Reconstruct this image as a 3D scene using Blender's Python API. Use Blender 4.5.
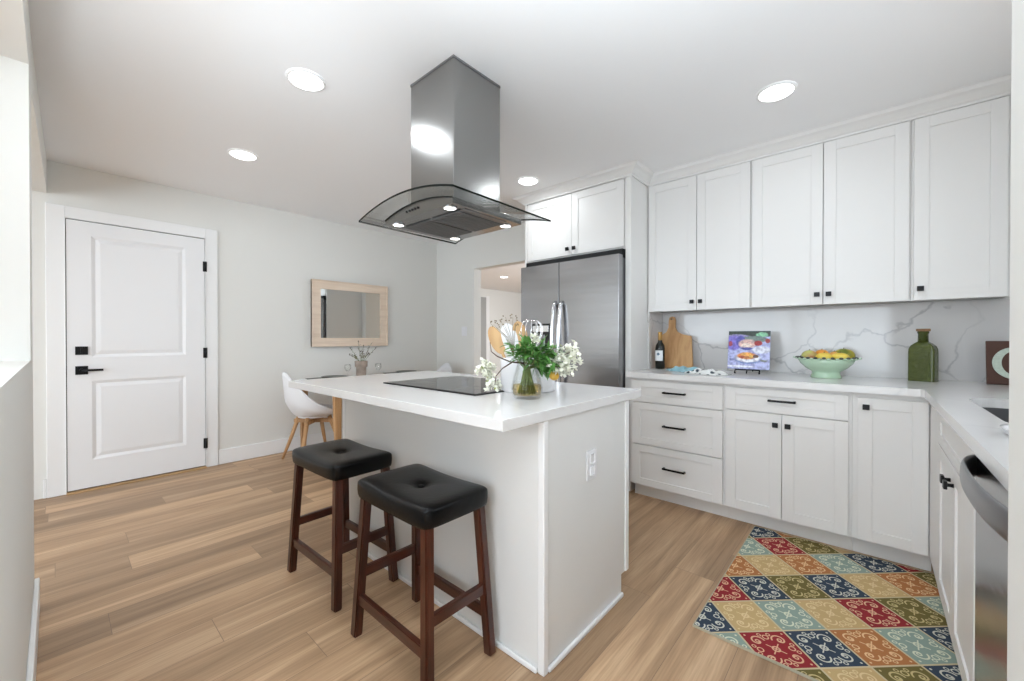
import bpy, bmesh, math, random
from mathutils import Vector, Matrix
random.seed(7)
PI = math.pi
for o in list(bpy.data.objects): bpy.data.objects.remove(o)
C = bpy.context.scene.collection
SC = bpy.context.scene

# ------------------------------------------------------------------ camera, world, light, exposure
cam_d = bpy.data.cameras.new('camera'); cam = bpy.data.objects.new('camera', cam_d); C.objects.link(cam)
cam_d.sensor_width = 36; cam_d.lens = 36*405.28/1024; cam_d.clip_start = .02
YAW, PITCH = .7258, -.0059
fw = Vector((-math.sin(YAW)*math.cos(PITCH), math.cos(YAW)*math.cos(PITCH), math.sin(PITCH)))
cam.location = (0, 0, 1.161); cam.rotation_euler = fw.to_track_quat('-Z', 'Y').to_euler()
SC.camera = cam
w = bpy.data.worlds.new('daylight'); SC.world = w; w.use_nodes = True
w.node_tree.nodes['Background'].inputs[0].default_value = (.80, .905, 1, 1)
w.node_tree.nodes['Background'].inputs[1].default_value = 3.8
SC.view_settings.view_transform = 'Standard'; SC.view_settings.look = 'None'
SC.view_settings.gamma = 1; SC.view_settings.use_curve_mapping = False
SC.view_settings.exposure = 0.25
SC.cycles.max_bounces = 12; SC.cycles.diffuse_bounces = 6; SC.cycles.glossy_bounces = 4
SC.cycles.transmission_bounces = 8; SC.cycles.transparent_max_bounces = 8
SC.cycles.sample_clamp_indirect = 6
SC.cycles.caustics_reflective = False; SC.cycles.caustics_refractive = False

def area(name, loc, sx, sy, power, rot=(0, 0, 0), col=(1, 1, 1), shape='RECTANGLE'):
    l = bpy.data.lights.new(name, 'AREA'); l.shape = shape; l.size = sx; l.size_y = sy; l.energy = power; l.color = col
    o = bpy.data.objects.new(name, l); C.objects.link(o); o.location = loc; o.rotation_euler = rot
    return o
# daylight entering at the big living-room window wall behind the camera and the window over the sink
area('daylight_living_window', (-1.2, -3.95, 1.35), 5.2, 2.0, 55, (PI/2, 0, 0), (.82, .915, 1))
area('daylight_sink_window', (.845, 2.05, 1.62), .9, .95, 2, (0, PI/2, 0), (.97, .985, 1))
area('far_room_fill', (-2.05, 7.0, 1.5), 1.8, 3.0, 125, (0, PI/2, 0), (.84, .92, 1))  # added fill panel for the far room; the hall wall has no window

# unseen fill spots added beside and behind the camera, aimed at the ceiling
def bounce(name, loc, target, power, size=2.2):
    l = bpy.data.lights.new(name, 'SPOT'); l.energy = power; l.spot_size = size; l.spot_blend = 1; l.shadow_soft_size = .25; l.color = (.80, .91, 1)
    o = bpy.data.objects.new(name, l); C.objects.link(o); o.location = loc
    o.rotation_euler = (Vector(target)-Vector(loc)).to_track_quat('-Z', 'Y').to_euler(); return o
bounce('ceiling_bounce_fill', (.05, -.15, 1.30), (0, 0, 2.455), 400, 2.3)
bounce('ceiling_bounce_fill', (-.65, -.35, 1.25), (-2.7, .95, 2.455), 112, .95)

# ------------------------------------------------------------------ materials
MATS = {}
def nt(name):
    m = bpy.data.materials.new(name); m.use_nodes = True
    return m, m.node_tree, m.node_tree.nodes['Principled BSDF']
def P(name, col, rough=.5, metal=0, spec=.5, bump=None, var=None, coat=0, trans=0, ior=1.45, sheen=0):
    """plain principled material with optional procedural colour variation and bump"""
    m, t, b = nt(name)
    b.inputs['Base Color'].default_value = (*col, 1); b.inputs['Roughness'].default_value = rough
    b.inputs['Metallic'].default_value = metal; b.inputs['Specular IOR Level'].default_value = spec
    b.inputs['Coat Weight'].default_value = coat; b.inputs['Transmission Weight'].default_value = trans
    b.inputs['IOR'].default_value = ior; b.inputs['Sheen Weight'].default_value = sheen
    N = t.nodes; L = t.links
    tc = N.new('ShaderNodeTexCoord')
    if var:
        sc, amt = var[0], var[1]; st = var[2] if len(var) > 2 else (1, 1, 1)
        mp = N.new('ShaderNodeMapping'); mp.inputs['Scale'].default_value = st
        n = N.new('ShaderNodeTexNoise'); n.inputs['Scale'].default_value = sc; n.inputs['Detail'].default_value = 4
        r = N.new('ShaderNodeMix'); r.data_type = 'RGBA'
        r.inputs[6].default_value = (*[c*(1-amt) for c in col], 1); r.inputs[7].default_value = (*[min(1, c*(1+amt)) for c in col], 1)
        L.new(tc.outputs['Object'], mp.inputs[0]); L.new(mp.outputs[0], n.inputs['Vector']); L.new(n.outputs[0], r.inputs[0]); L.new(r.outputs[2], b.inputs['Base Color'])
    if bump:
        sc, st = bump[0], bump[1]; sv = bump[2] if len(bump) > 2 else (1, 1, 1)
        mp = N.new('ShaderNodeMapping'); mp.inputs['Scale'].default_value = sv
        n = N.new('ShaderNodeTexNoise'); n.inputs['Scale'].default_value = sc; n.inputs['Detail'].default_value = 3
        bp = N.new('ShaderNodeBump'); bp.inputs['Strength'].default_value = st; bp.inputs['Distance'].default_value = .004
        L.new(tc.outputs['Object'], mp.inputs[0]); L.new(mp.outputs[0], n.inputs['Vector']); L.new(n.outputs[0], bp.inputs['Height']); L.new(bp.outputs[0], b.inputs['Normal'])
    MATS[name] = m
    return m
def ramp(N, stops):
    r = N.new('ShaderNodeValToRGB'); e = r.color_ramp.elements
    while len(e) < len(stops): e.new(.5)
    for i, (p, c) in enumerate(stops): e[i].position = p; e[i].color = (*c, 1) if len(c) == 3 else c
    return r
def wood(name, c1, c2, axis='Z', scale=9, rough=.45, coat=0, spec=.4):
    m, t, b = nt(name); N = t.nodes; L = t.links
    tc = N.new('ShaderNodeTexCoord'); mp = N.new('ShaderNodeMapping')
    s = {'X': (.09, 1, 1), 'Y': (1, .09, 1), 'Z': (1, 1, .09)}[axis]; mp.inputs['Scale'].default_value = s
    n = N.new('ShaderNodeTexNoise'); n.inputs['Scale'].default_value = scale*6; n.inputs['Detail'].default_value = 6; n.inputs['Distortion'].default_value = .6
    r = ramp(N, [(.3, c2), (.62, c1)])
    L.new(tc.outputs['Object'], mp.inputs[0]); L.new(mp.outputs[0], n.inputs['Vector']); L.new(n.outputs[0], r.inputs[0]); L.new(r.outputs[0], b.inputs['Base Color'])
    b.inputs['Roughness'].default_value = rough; b.inputs['Coat Weight'].default_value = coat; b.inputs['Specular IOR Level'].default_value = spec
    MATS[name] = m; return m
def marble(name, base, vein, s=1.3, width=.012, rough=.12, strength=.55, thr=(.45, .66)):
    m, t, b = nt(name); N = t.nodes; L = t.links
    tc = N.new('ShaderNodeTexCoord')
    dn = N.new('ShaderNodeTexNoise'); dn.inputs['Scale'].default_value = 2.2; dn.inputs['Detail'].default_value = 5
    ad = N.new('ShaderNodeMixRGB'); ad.blend_type = 'ADD'; ad.inputs[0].default_value = .55
    v = N.new('ShaderNodeTexVoronoi'); v.feature = 'DISTANCE_TO_EDGE'; v.inputs['Scale'].default_value = s
    mr = N.new('ShaderNodeMapRange'); mr.inputs['From Min'].default_value = 0; mr.inputs['From Max'].default_value = width; mr.inputs['To Min'].default_value = 1; mr.inputs['To Max'].default_value = 0
    n2 = N.new('ShaderNodeTexNoise'); n2.inputs['Scale'].default_value = 1.7; n2.inputs['Detail'].default_value = 2
    r2 = ramp(N, [(thr[0], (0, 0, 0)), (thr[1], (1, 1, 1))])
    mu = N.new('ShaderNodeMath'); mu.operation = 'MULTIPLY'; mu2 = N.new('ShaderNodeMath'); mu2.operation = 'MULTIPLY'; mu2.inputs[1].default_value = strength
    n3 = N.new('ShaderNodeTexNoise'); n3.inputs['Scale'].default_value = 3.5; n3.inputs['Detail'].default_value = 6
    cl = N.new('ShaderNodeMix'); cl.data_type = 'RGBA'; cl.inputs[6].default_value = (*[c*.93 for c in base], 1); cl.inputs[7].default_value = (*[min(1, c*1.05) for c in base], 1)
    mx = N.new('ShaderNodeMix'); mx.data_type = 'RGBA'; mx.inputs[7].default_value = (*vein, 1)
    L.new(tc.outputs['Object'], dn.inputs['Vector']); L.new(tc.outputs['Object'], ad.inputs[1]); L.new(dn.outputs['Color'], ad.inputs[2])
    L.new(ad.outputs[0], v.inputs['Vector']); L.new(v.outputs[0], mr.inputs[0]); L.new(tc.outputs['Object'], n2.inputs['Vector']); L.new(n2.outputs[0], r2.inputs[0])
    L.new(mr.outputs[0], mu.inputs[0]); L.new(r2.outputs[0], mu.inputs[1]); L.new(mu.outputs[0], mu2.inputs[0])
    L.new(tc.outputs['Object'], n3.inputs['Vector']); L.new(n3.outputs[0], cl.inputs[0]); L.new(cl.outputs[2], mx.inputs[6]); L.new(mu2.outputs[0], mx.inputs[0]); L.new(mx.outputs[2], b.inputs['Base Color'])
    b.inputs['Roughness'].default_value = rough
    MATS[name] = m; return m

P('wall_paint', (.74, .735, .705), .85, bump=(220, .05), var=(2, .012))
P("ceiling_paint", (.87, .87, .875), .9, bump=(260, .04))
P('trim_paint', (.82, .82, .82), .35)
P('cabinet_paint', (.77, .758, .742), .38, var=(3, .008))
P('island_paint', (.73, .73, .72), .45, var=(3, .01))
P('door_paint', (.80, .80, .81), .4)
P('door_shade', (.36, .36, .35), .5)
P('black_metal', (.012, .012, .013), .38, .6)
P('black_glass', (.012, .012, .014), .06, 0, .5)
P('steel', (.33, .33, .325), .20, 1, bump=(5, .16, (1, 1, 1)))
P('fridge_steel', (.36, .36, .37), .24, 1, bump=(2.2, .55, (.5, .5, 4.5)), var=(2.2, .30, (.25, .25, 3.2)))  # colour banding painted in for horizontal reflections on the steel
P('dark_steel', (.30, .30, .31), .32, 1)
P('fridge_side', (.17, .17, .18), .5, .3)
P('mesh_filter', (.20, .20, .20), .45, .9, bump=(160, .5))
P('chrome', (.8, .8, .82), .08, 1)
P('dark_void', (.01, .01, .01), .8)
P('leather', (.003, .003, .0032), .27, 0, .25, bump=(140, .25))
P('white_plastic', (.78, .78, .80), .28)
P('white_ceramic', (.82, .82, .84), .2, bump=(10, .05))
P('mirror_glass', (.82, .85, .85), .02, 1)
P('clear_glass', (.96, .98, .97), .0, 0, .5, trans=1, ior=1.45)
def thin_glass(name, tint, k=.9):
    m, t, b = nt(name); N = t.nodes; L = t.links; N.remove(b)
    tr = N.new('ShaderNodeBsdfTransparent'); tr.inputs[0].default_value = (*tint, 1); gl = N.new('ShaderNodeBsdfGlossy'); gl.inputs['Roughness'].default_value = .02
    fr = N.new('ShaderNodeFresnel'); fr.inputs[0].default_value = 1.35; mu = N.new('ShaderNodeMath'); mu.operation = 'MULTIPLY'; mu.inputs[1].default_value = k
    mx = N.new('ShaderNodeMixShader'); L.new(fr.outputs[0], mu.inputs[0]); L.new(mu.outputs[0], mx.inputs[0]); L.new(tr.outputs[0], mx.inputs[1]); L.new(gl.outputs[0], mx.inputs[2]); L.new(mx.outputs[0], N['Material Output'].inputs[0])
    MATS[name] = m
thin_glass('canopy_glass', (.965, .975, .97), .55); thin_glass('vase_glass', (.990, .995, .992), .32); thin_glass('amber_water', (.93, .80, .50), .5)
P('glass_edge', (.004, .006, .005), .5, 0, .1)
P('green_glass', (.10, .125, .028), .12, 0, .5, trans=.35, var=(38, .45), bump=(45, .9))
P('wine_glass', (.008, .010, .008), .08, 0, .5)
P('gold_foil', (.62, .36, .12), .35, .5)
P('paper', (.78, .80, .82), .6)
P('label_blue', (.10, .17, .24), .6)
P('cork', (.22, .12, .06), .8, var=(90, .3))
P('mint_ceramic', (.47, .63, .47), .18, coat=.4)
P('dark_glaze', (.07, .08, .07), .3)
P('sign_brown', (.075, .028, .016), .55, var=(20, .2))
P('sign_mint', (.50, .58, .50), .45, var=(120, .25))
P('towel_blue', (.27, .50, .58), .9, sheen=.3, bump=(200, .5))
P('leaf', (.085, .23, .045), .5, var=(18, .45))
P('leaf_pale', (.42, .50, .10), .55, var=(30, .3))
P('petal', (.90, .90, .80), .6, var=(40, .08))
P('bark', (.07, .035, .025), .7)
P('stem_green', (.13, .17, .05), .5)
P('dried_leaf', (.16, .12, .055), .7, var=(30, .5))
P('dried_purple', (.10, .06, .055), .7, var=(40, .4))
P('stoneware', (.34, .27, .22), .75, var=(26, .45), bump=(30, .8))
P('placemat', (.030, .030, .032), .8, bump=(200, .6))
P('kick_shadow', (.55, .55, .55), .5)
P('sink_steel', (.13, .13, .135), .42, .6)
P('grille_silver', (.75, .75, .75), .25, 1)
wood('stool_wood', (.075, .017, .008), (.028, .007, .004), 'Z', 5, .28, .35)
wood('stool_wood_x', (.075, .017, .008), (.028, .007, .004), 'X', 5, .28, .35)
wood('stool_wood_y', (.075, .017, .008), (.028, .007, .004), 'Y', 5, .28, .35)
wood('oak', (.52, .30, .14), (.36, .19, .08), 'Z', 4, .5)
wood('pale_oak', (.80, .66, .53), (.70, .56, .44), 'Y', 5, .55)
wood('threshold_oak', (.48, .30, .15), (.34, .20, .09), 'Y', 5, .5)
wood('board_wood', (.56, .33, .15), (.40, .20, .08), 'Z', 4, .5)
wood('spoon_wood', (.62, .40, .20), (.46, .27, .12), 'Z', 4, .6)
marble('quartz', (.74, .73, .725), (.52, .52, .53), 1.1, .02, .16, .35)
marble('backsplash', (.65, .635, .63), (.27, .27, .29), 1.4, .013, .08, .6, (.38, .60))

def emis(name, s, col=(1, 1, 1)):
    m, t, b = nt(name); b.inputs['Emission Color'].default_value = (*col, 1); b.inputs['Emission Strength'].default_value = s
    b.inputs['Base Color'].default_value = (.8, .8, .8, 1); MATS[name] = m
emis('lamp_lens', 4); emis('hood_lens', 5, (1, .98, .94))

def make_floor():
    m, t, b = nt('floor_planks'); N = t.nodes; L = t.links
    tc = N.new('ShaderNodeTexCoord'); sp = N.new('ShaderNodeSeparateXYZ'); cb = N.new('ShaderNodeCombineXYZ')
    L.new(tc.outputs['Object'], sp.inputs[0]); L.new(sp.outputs[0], cb.inputs[1])
    dv = N.new('ShaderNodeMath'); dv.operation = 'DIVIDE'; dv.inputs[1].default_value = .185; fl = N.new('ShaderNodeMath'); fl.operation = 'FLOOR'
    wn = N.new('ShaderNodeTexWhiteNoise'); wn.noise_dimensions = '1D'; ma = N.new('ShaderNodeMath'); ma.operation = 'MULTIPLY_ADD'; ma.inputs[1].default_value = 1.22
    L.new(sp.outputs[0], dv.inputs[0]); L.new(dv.outputs[0], fl.inputs[0]); L.new(fl.outputs[0], wn.inputs['W']); L.new(wn.outputs['Value'], ma.inputs[0]); L.new(sp.outputs[1], ma.inputs[2]); L.new(ma.outputs[0], cb.inputs[0])
    br = N.new('ShaderNodeTexBrick'); L.new(cb.outputs[0], br.inputs['Vector'])
    br.offset = 0; br.offset_frequency = 2
    br.inputs['Scale'].default_value = 1; br.inputs['Brick Width'].default_value = 1.22; br.inputs['Row Height'].default_value = .185
    br.inputs['Mortar Size'].default_value = .0012; br.inputs['Mortar Smooth'].default_value = .4; br.inputs['Bias'].default_value = 0
    br.inputs['Color1'].default_value = (0, 0, 0, 1); br.inputs['Color2'].default_value = (1, 1, 1, 1); br.inputs['Mortar'].default_value = (.5, .5, .5, 1)
    # per-plank shift of the grain
    mu = N.new('ShaderNodeVectorMath'); mu.operation = 'SCALE'; mu.inputs['Scale'].default_value = 7.3; L.new(br.outputs['Color'], mu.inputs[0])
    ad = N.new('ShaderNodeVectorMath'); ad.operation = 'ADD'; L.new(cb.outputs[0], ad.inputs[0]); L.new(mu.outputs[0], ad.inputs[1])
    mp = N.new('ShaderNodeMapping'); mp.inputs['Scale'].default_value = (.45, 6.5, 1); L.new(ad.outputs[0], mp.inputs[0])
    n1 = N.new('ShaderNodeTexNoise'); n1.inputs['Scale'].default_value = 1.6; n1.inputs['Detail'].default_value = 5; n1.inputs['Distortion'].default_value = .8; L.new(mp.outputs[0], n1.inputs['Vector'])
    mp2 = N.new('ShaderNodeMapping'); mp2.inputs['Scale'].default_value = (2.2, 60, 1); L.new(ad.outputs[0], mp2.inputs[0])
    n2 = N.new('ShaderNodeTexNoise'); n2.inputs['Scale'].default_value = 2.5; n2.inputs['Detail'].default_value = 4; L.new(mp2.outputs[0], n2.inputs['Vector'])
    r1 = ramp(N, [(.30, (.318, .202, .116)), (.5, (.462, .303, .180)), (.70, (.615, .424, .264))]); L.new(n1.outputs[0], r1.inputs[0])
    r2 = ramp(N, [(.3, (.80, .78, .76)), (.6, (1.0, 1.0, 1.0))]); L.new(n2.outputs[0], r2.inputs[0])
    m1 = N.new('ShaderNodeMixRGB'); m1.blend_type = 'MULTIPLY'; m1.inputs[0].default_value = 1; L.new(r1.outputs[0], m1.inputs[1]); L.new(r2.outputs[0], m1.inputs[2])
    r3 = ramp(N, [(0, (.80, .79, .79)), (1, (1.14, 1.12, 1.10))]); L.new(br.outputs['Color'], r3.inputs[0])
    m2 = N.new('ShaderNodeMixRGB'); m2.blend_type = 'MULTIPLY'; m2.inputs[0].default_value = 1; L.new(m1.outputs[0], m2.inputs[1]); L.new(r3.outputs[0], m2.inputs[2])
    m3 = N.new('ShaderNodeMix'); m3.data_type = 'RGBA'; m3.inputs[7].default_value = (.21, .135, .085, 1); L.new(br.outputs['Fac'], m3.inputs[0]); L.new(m2.outputs[0], m3.inputs[6])
    L.new(m3.outputs[2], b.inputs['Base Color']); b.inputs['Roughness'].default_value = .42; b.inputs['Specular IOR Level'].default_value = .35
    bp = N.new('ShaderNodeBump'); bp.inputs['Strength'].default_value = .15; bp.inputs['Distance'].default_value = .002; L.new(n2.outputs[0], bp.inputs['Height']); L.new(bp.outputs[0], b.inputs['Normal'])
    MATS['floor_planks'] = m
make_floor()

def patches(name, base, items, rough=.3):
    """printed picture: ellipses (cx,cy,rx,ry,colour[,soft]) laid over each other in the print's own UV"""
    m, t, b = nt(name); N = t.nodes; L = t.links
    uv = N.new('ShaderNodeUVMap'); nz = N.new('ShaderNodeTexNoise'); nz.inputs['Scale'].default_value = 13; nz.inputs['Detail'].default_value = 7
    L.new(uv.outputs[0], nz.inputs['Vector'])
    wp = N.new('ShaderNodeVectorMath'); wp.operation = 'MULTIPLY_ADD'; wp.inputs[1].default_value = (.05, .05, 0); L.new(nz.outputs['Color'], wp.inputs[0]); L.new(uv.outputs[0], wp.inputs[2])
    cur = None
    for (cx, cy, rx, ry, col) in items:
        mp = N.new('ShaderNodeMapping'); mp.vector_type = 'POINT'
        mp.inputs['Location'].default_value = (-(cx+.03)/rx, -(cy+.03)/ry, 0); mp.inputs['Scale'].default_value = (1/rx, 1/ry, 0)
        ln = N.new('ShaderNodeVectorMath'); ln.operation = 'LENGTH'
        mr = N.new('ShaderNodeMapRange'); mr.inputs['From Min'].default_value = .85; mr.inputs['From Max'].default_value = 1.1; mr.inputs['To Min'].default_value = 1; mr.inputs['To Max'].default_value = 0
        mx = N.new('ShaderNodeMix'); mx.data_type = 'RGBA'; mx.inputs[7].default_value = (*col, 1)
        L.new(wp.outputs[0], mp.inputs[0]); L.new(mp.outputs[0], ln.inputs[0]); L.new(ln.outputs['Value'], mr.inputs[0]); L.new(mr.outputs[0], mx.inputs[0])
        if cur is None: mx.inputs[6].default_value = (*base, 1)
        else: L.new(cur, mx.inputs[6])
        cur = mx.outputs[2]
    n2 = N.new('ShaderNodeTexNoise'); n2.inputs['Scale'].default_value = 12; n2.inputs['Detail'].default_value = 6; L.new(uv.outputs[0], n2.inputs['Vector'])
    rr = ramp(N, [(.38, (.55, .52, .62)), (.58, (1.15, 1.12, 1.1))]); L.new(n2.outputs[0], rr.inputs[0])
    mm = N.new('ShaderNodeMixRGB'); mm.blend_type = 'MULTIPLY'; mm.inputs[0].default_value = .8; L.new(cur, mm.inputs[1]); L.new(rr.outputs[0], mm.inputs[2])
    L.new(mm.outputs[0], b.inputs['Base Color']); b.inputs['Roughness'].default_value = rough
    MATS[name] = m
patches('cover_print', (.44, .48, .76), [
    (.5, .93, .9, .09, (.03, .05, .035)), (.80, .90, .14, .06, (.25, .60, .36)), (.20, .86, .30, .05, (.30, .28, .50)),
    (.12, .68, .22, .20, (.22, .18, .62)), (.60, .78, .35, .09, (.16, .22, .20)), (.30, .72, .12, .16, (.10, .10, .42)),
    (.46, .66, .22, .12, (.72, .48, .42)), (.44, .62, .13, .06, (.85, .72, .62)), (.72, .68, .10, .07, (.35, .015, .02)), (.94, .74, .06, .06, (.30, .02, .02)), (.05, .66, .05, .07, (.34, .03, .06)),
    (.46, .53, .16, .035, (.06, .08, .35)), (.80, .50, .22, .10, (.70, .74, .84)), (.48, .27, .33, .14, (.12, .20, .48)), (.48, .29, .31, .12, (.82, .84, .90)),
    (.46, .34, .24, .095, (.70, .24, .05)), (.44, .38, .13, .05, (.90, .45, .10)), (.56, .33, .05, .04, (.85, .55, .12)), (.34, .31, .07, .04, (.45, .08, .02)), (.67, .33, .07, .05, (.12, .05, .03)),
    (.86, .22, .09, .025, (.25, .28, .24)), (.10, .24, .07, .03, (.20, .22, .45)), (.3, .06, .35, .03, (.80, .83, .92))])

# ------------------------------------------------------------------ mesh helpers
class MB:
    def __init__(s, xf=None): s.bm = bmesh.new(); s.xf = xf; s.uvs = None
    def _done(s, vs, xf=None):
        for m in (xf, s.xf):
            if m is not None:
                for v in vs: v.co = m @ v.co
        return s
    def box(s, x0, x1, y0, y1, z0, z1, bev=0, seg=2, mat=0, xf=None):
        t = bmesh.new(); bmesh.ops.create_cube(t, size=1)
        for v in t.verts: v.co = Vector(((x0+x1)/2+v.co.x*(x1-x0), (y0+y1)/2+v.co.y*(y1-y0), (z0+z1)/2+v.co.z*(z1-z0)))
        if bev: bmesh.ops.bevel(t, geom=t.edges[:], offset=bev, segments=seg, affect='EDGES', profile=.5)
        return s.merge(t, mat, xf)
    def merge(s, t, mat=0, xf=None):
        t.verts.index_update(); vs = [s.bm.verts.new(v.co) for v in t.verts]
        for f in t.faces:
            try: nf = s.bm.faces.new([vs[v.index] for v in f.verts]); nf.material_index = mat; nf.smooth = f.smooth
            except ValueError: pass
        t.free(); return s._done(vs, xf)
    def beam(s, p0, p1, w0, w1=None, d0=None, d1=None, bev=0, up=(0, 1, 0), mat=0):
        """square beam from p0 to p1; widths w along side axis, d along up axis"""
        p0, p1 = Vector(p0), Vector(p1); w1 = w0 if w1 is None else w1; d0 = w0 if d0 is None else d0; d1 = (w1 if d0 == w0 else d0) if d1 is None else d1
        ax = (p1-p0).normalized(); u = Vector(up); sd = ax.cross(u).normalized(); u = sd.cross(ax).normalized()
        t = bmesh.new(); a = []
        for p, ww, dd in ((p0, w0, d0), (p1, w1, d1)):
            a.append([t.verts.new(p+sd*i*ww/2+u*j*dd/2) for i, j in ((-1, -1), (1, -1), (1, 1), (-1, 1))])
        t.faces.new(a[0]); t.faces.new(a[1][::-1])
        for i in range(4): t.faces.new((a[0][i], a[1][i], a[1][(i+1) % 4], a[0][(i+1) % 4]))
        bmesh.ops.recalc_face_normals(t, faces=t.faces[:])
        if bev: bmesh.ops.bevel(t, geom=t.edges[:], offset=bev, segments=2, affect='EDGES')
        return s.merge(t, mat)
    def lathe(s, prof, n=32, mat=0, xf=None, cap=True, wob=None):
        t = bmesh.new(); rings = []
        for (r, z) in prof:
            rings.append([t.verts.new(((r*(1+(wob(a*2*PI/n, z) if wob else 0)))*math.cos(a*2*PI/n), (r*(1+(wob(a*2*PI/n, z) if wob else 0)))*math.sin(a*2*PI/n), z)) for a in range(n)])
        for k in range(len(rings)-1):
            for i in range(n):
                f = t.faces.new((rings[k][i], rings[k][(i+1) % n], rings[k+1][(i+1) % n], rings[k+1][i])); f.smooth = True
        if cap:
            t.faces.new(rings[0][::-1]); t.faces.new(rings[-1])
        bmesh.ops.remove_doubles(t, verts=t.verts[:], dist=1e-6)
        return s.merge(t, mat, xf)
    def tube(s, pts, r, n=8, mat=0, closed=False):
        pts = [Vector(p) for p in pts]; R = r if isinstance(r, (list, tuple)) else [r]*len(pts)
        t = bmesh.new(); rings = []; N = len(pts); pu = None
        for k, p in enumerate(pts):
            a = pts[(k-1) % N] if (closed or k > 0) else p; b = pts[(k+1) % N] if (closed or k < N-1) else p
            d = (b-a).normalized(); 
            if pu is None: pu = d.orthogonal().normalized()
            pu = (pu-d*pu.dot(d)).normalized(); q = d.cross(pu)
            rings.append([t.verts.new(p+(pu*math.cos(i*2*PI/n)+q*math.sin(i*2*PI/n))*R[k]) for i in range(n)])
        for k in range(N if closed else N-1):
            A, B = rings[k], rings[(k+1) % N]
            for i in range(n):
                f = t.faces.new((A[i], A[(i+1) % n], B[(i+1) % n], B[i])); f.smooth = True
        if not closed: t.faces.new(rings[0][::-1]); t.faces.new(rings[-1])
        return s.merge(t, mat)
    def ball(s, c, rx, ry=None, rz=None, n=16, mat=0, rot=None):
        ry = rx if ry is None else ry; rz = rx if rz is None else rz
        t = bmesh.new(); bmesh.ops.create_uvsphere(t, u_segments=n, v_segments=max(6, n*2//3), radius=1)
        for f in t.faces: f.smooth = True
        M = Matrix.Translation(c) @ (rot.to_matrix().to_4x4() if rot else Matrix()) @ Matrix.Diagonal((rx, ry, rz, 1))
        for v in t.verts: v.co = M @ v.co
        return s.merge(t, mat)
    def poly(s, outer, z0, z1, holes=(), mat=0, axis='Z', bev=0, xf=None):
        """extruded polygon (optionally with holes). outline in the plane, extruded along axis"""
        t = bmesh.new()
        def mk(p, z): return {'Z': Vector((p[0], p[1], z)), 'Y': Vector((p[0], z, p[1])), 'X': Vector((z, p[0], p[1]))}[axis]
        es = []
        for loop in [outer]+list(holes):
            vs = [t.verts.new(mk(p, z0)) for p in loop]
            es += [t.edges.new((vs[i], vs[(i+1) % len(vs)])) for i in range(len(vs))]
        if holes: bmesh.ops.triangle_fill(t, use_beauty=True, use_dissolve=False, edges=es)
        else: t.faces.new([e.verts[0] for e in es]) if False else t.faces.new(t.verts[:])
        g = bmesh.ops.extrude_face_region(t, geom=t.faces[:])
        d = {'Z': Vector((0, 0, z1-z0)), 'Y': Vector((0, z1-z0, 0)), 'X': Vector((z1-z0, 0, 0))}[axis]
        bmesh.ops.translate(t, vec=d, verts=[v for v in g['geom'] if isinstance(v, bmesh.types.BMVert)])
        bmesh.ops.recalc_face_normals(t, faces=t.faces[:])
        if bev and not holes: bmesh.ops.bevel(t, geom=t.edges[:], offset=bev, segments=2, affect='EDGES')
        return s.merge(t, mat, xf)
    def grid(s, fn, nu, nv, mat=0, smooth=True, closeu=False):
        vs = [[s.bm.verts.new(fn(i/nu, j/nv)) for j in range(nv+1)] for i in range(nu+(0 if closeu else 1))]
        al = [v for r in vs for v in r]
        for i in range(nu):
            for j in range(nv):
                f = s.bm.faces.new((vs[i][j], vs[(i+1) % len(vs)][j], vs[(i+1) % len(vs)][j+1], vs[i][j+1])); f.smooth = smooth; f.material_index = mat
        return s._done(al)
    def build(s, name, mat, parent=None, fix=True, smooth=False):
        if fix: bmesh.ops.recalc_face_normals(s.bm, faces=s.bm.faces[:])
        if smooth:
            for f in s.bm.faces: f.smooth = True
        off = Vector((0, 0, 0)); p = parent
        while p is not None: off += p.get('_o') and Vector(p['_o']) or Vector(); break
        for v in s.bm.verts: v.co -= off
        me = bpy.data.meshes.new(name); s.bm.to_mesh(me); s.bm.free()
        for mm in (mat if isinstance(mat, (list, tuple)) else [mat]): me.materials.append(MATS[mm])
        o = bpy.data.objects.new(name, me); C.objects.link(o)
        if parent is not None: o.parent = parent; o['_o'] = list(off)
        return o
def thing(name, label, cat, loc=(0, 0, 0), group=None, rotz=0, world=True):
    """Empty at a thing's base. world=True: parts are written in world coordinates"""
    o = bpy.data.objects.new(name, None); C.objects.link(o); o.location = loc; o.rotation_euler = (0, 0, rotz); o.empty_display_size = .05
    o['label'] = label; o['category'] = cat; o['_o'] = list(loc) if world else [0, 0, 0]
    if group: o['group'] = group
    return o
def tag(o, label, cat, group=None):
    o['label'] = label; o['category'] = cat
    if group: o['group'] = group
    return o
def struct(mb, name, mat, parent=None, **k):
    o = mb.build(name, mat, parent, **k)
    if parent is None: o['kind'] = 'structure'
    return o
def frame(ox, oy, U, N):
    """matrix taking (u, n, z) to world: u along U, n outward along N"""
    M = Matrix(((U[0], N[0], 0, ox), (U[1], N[1], 0, oy), (0, 0, 1, 0), (0, 0, 0, 1))); return M
def smoothmod(o, lv=1):
    m = o.modifiers.new('sub', 'SUBSURF'); m.levels = lv; m.render_levels = lv; return o

# ------------------------------------------------------------------ the setting
XD, YW, H = -4.4845, 3.49, 2.455          # door wall, back wall, ceiling height
YF = -.0636                                # face of the pass-through wall beside the camera
XS, XR = .86, 2.6                          # sink wall, far right of living room
YR = -4.0
struct(MB().box(-7.7, XR+.1, YR-.1, 13.6, -.1, 0), 'floor', 'floor_planks')
struct(MB().box(-7.7, XR+.1, YR-.1, 13.6, H, H+.1), 'ceiling', 'ceiling_paint')
struct(MB().box(XD-.12, XD, YR, YW+.12, 0, H), 'wall_left', 'wall_paint')
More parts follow.
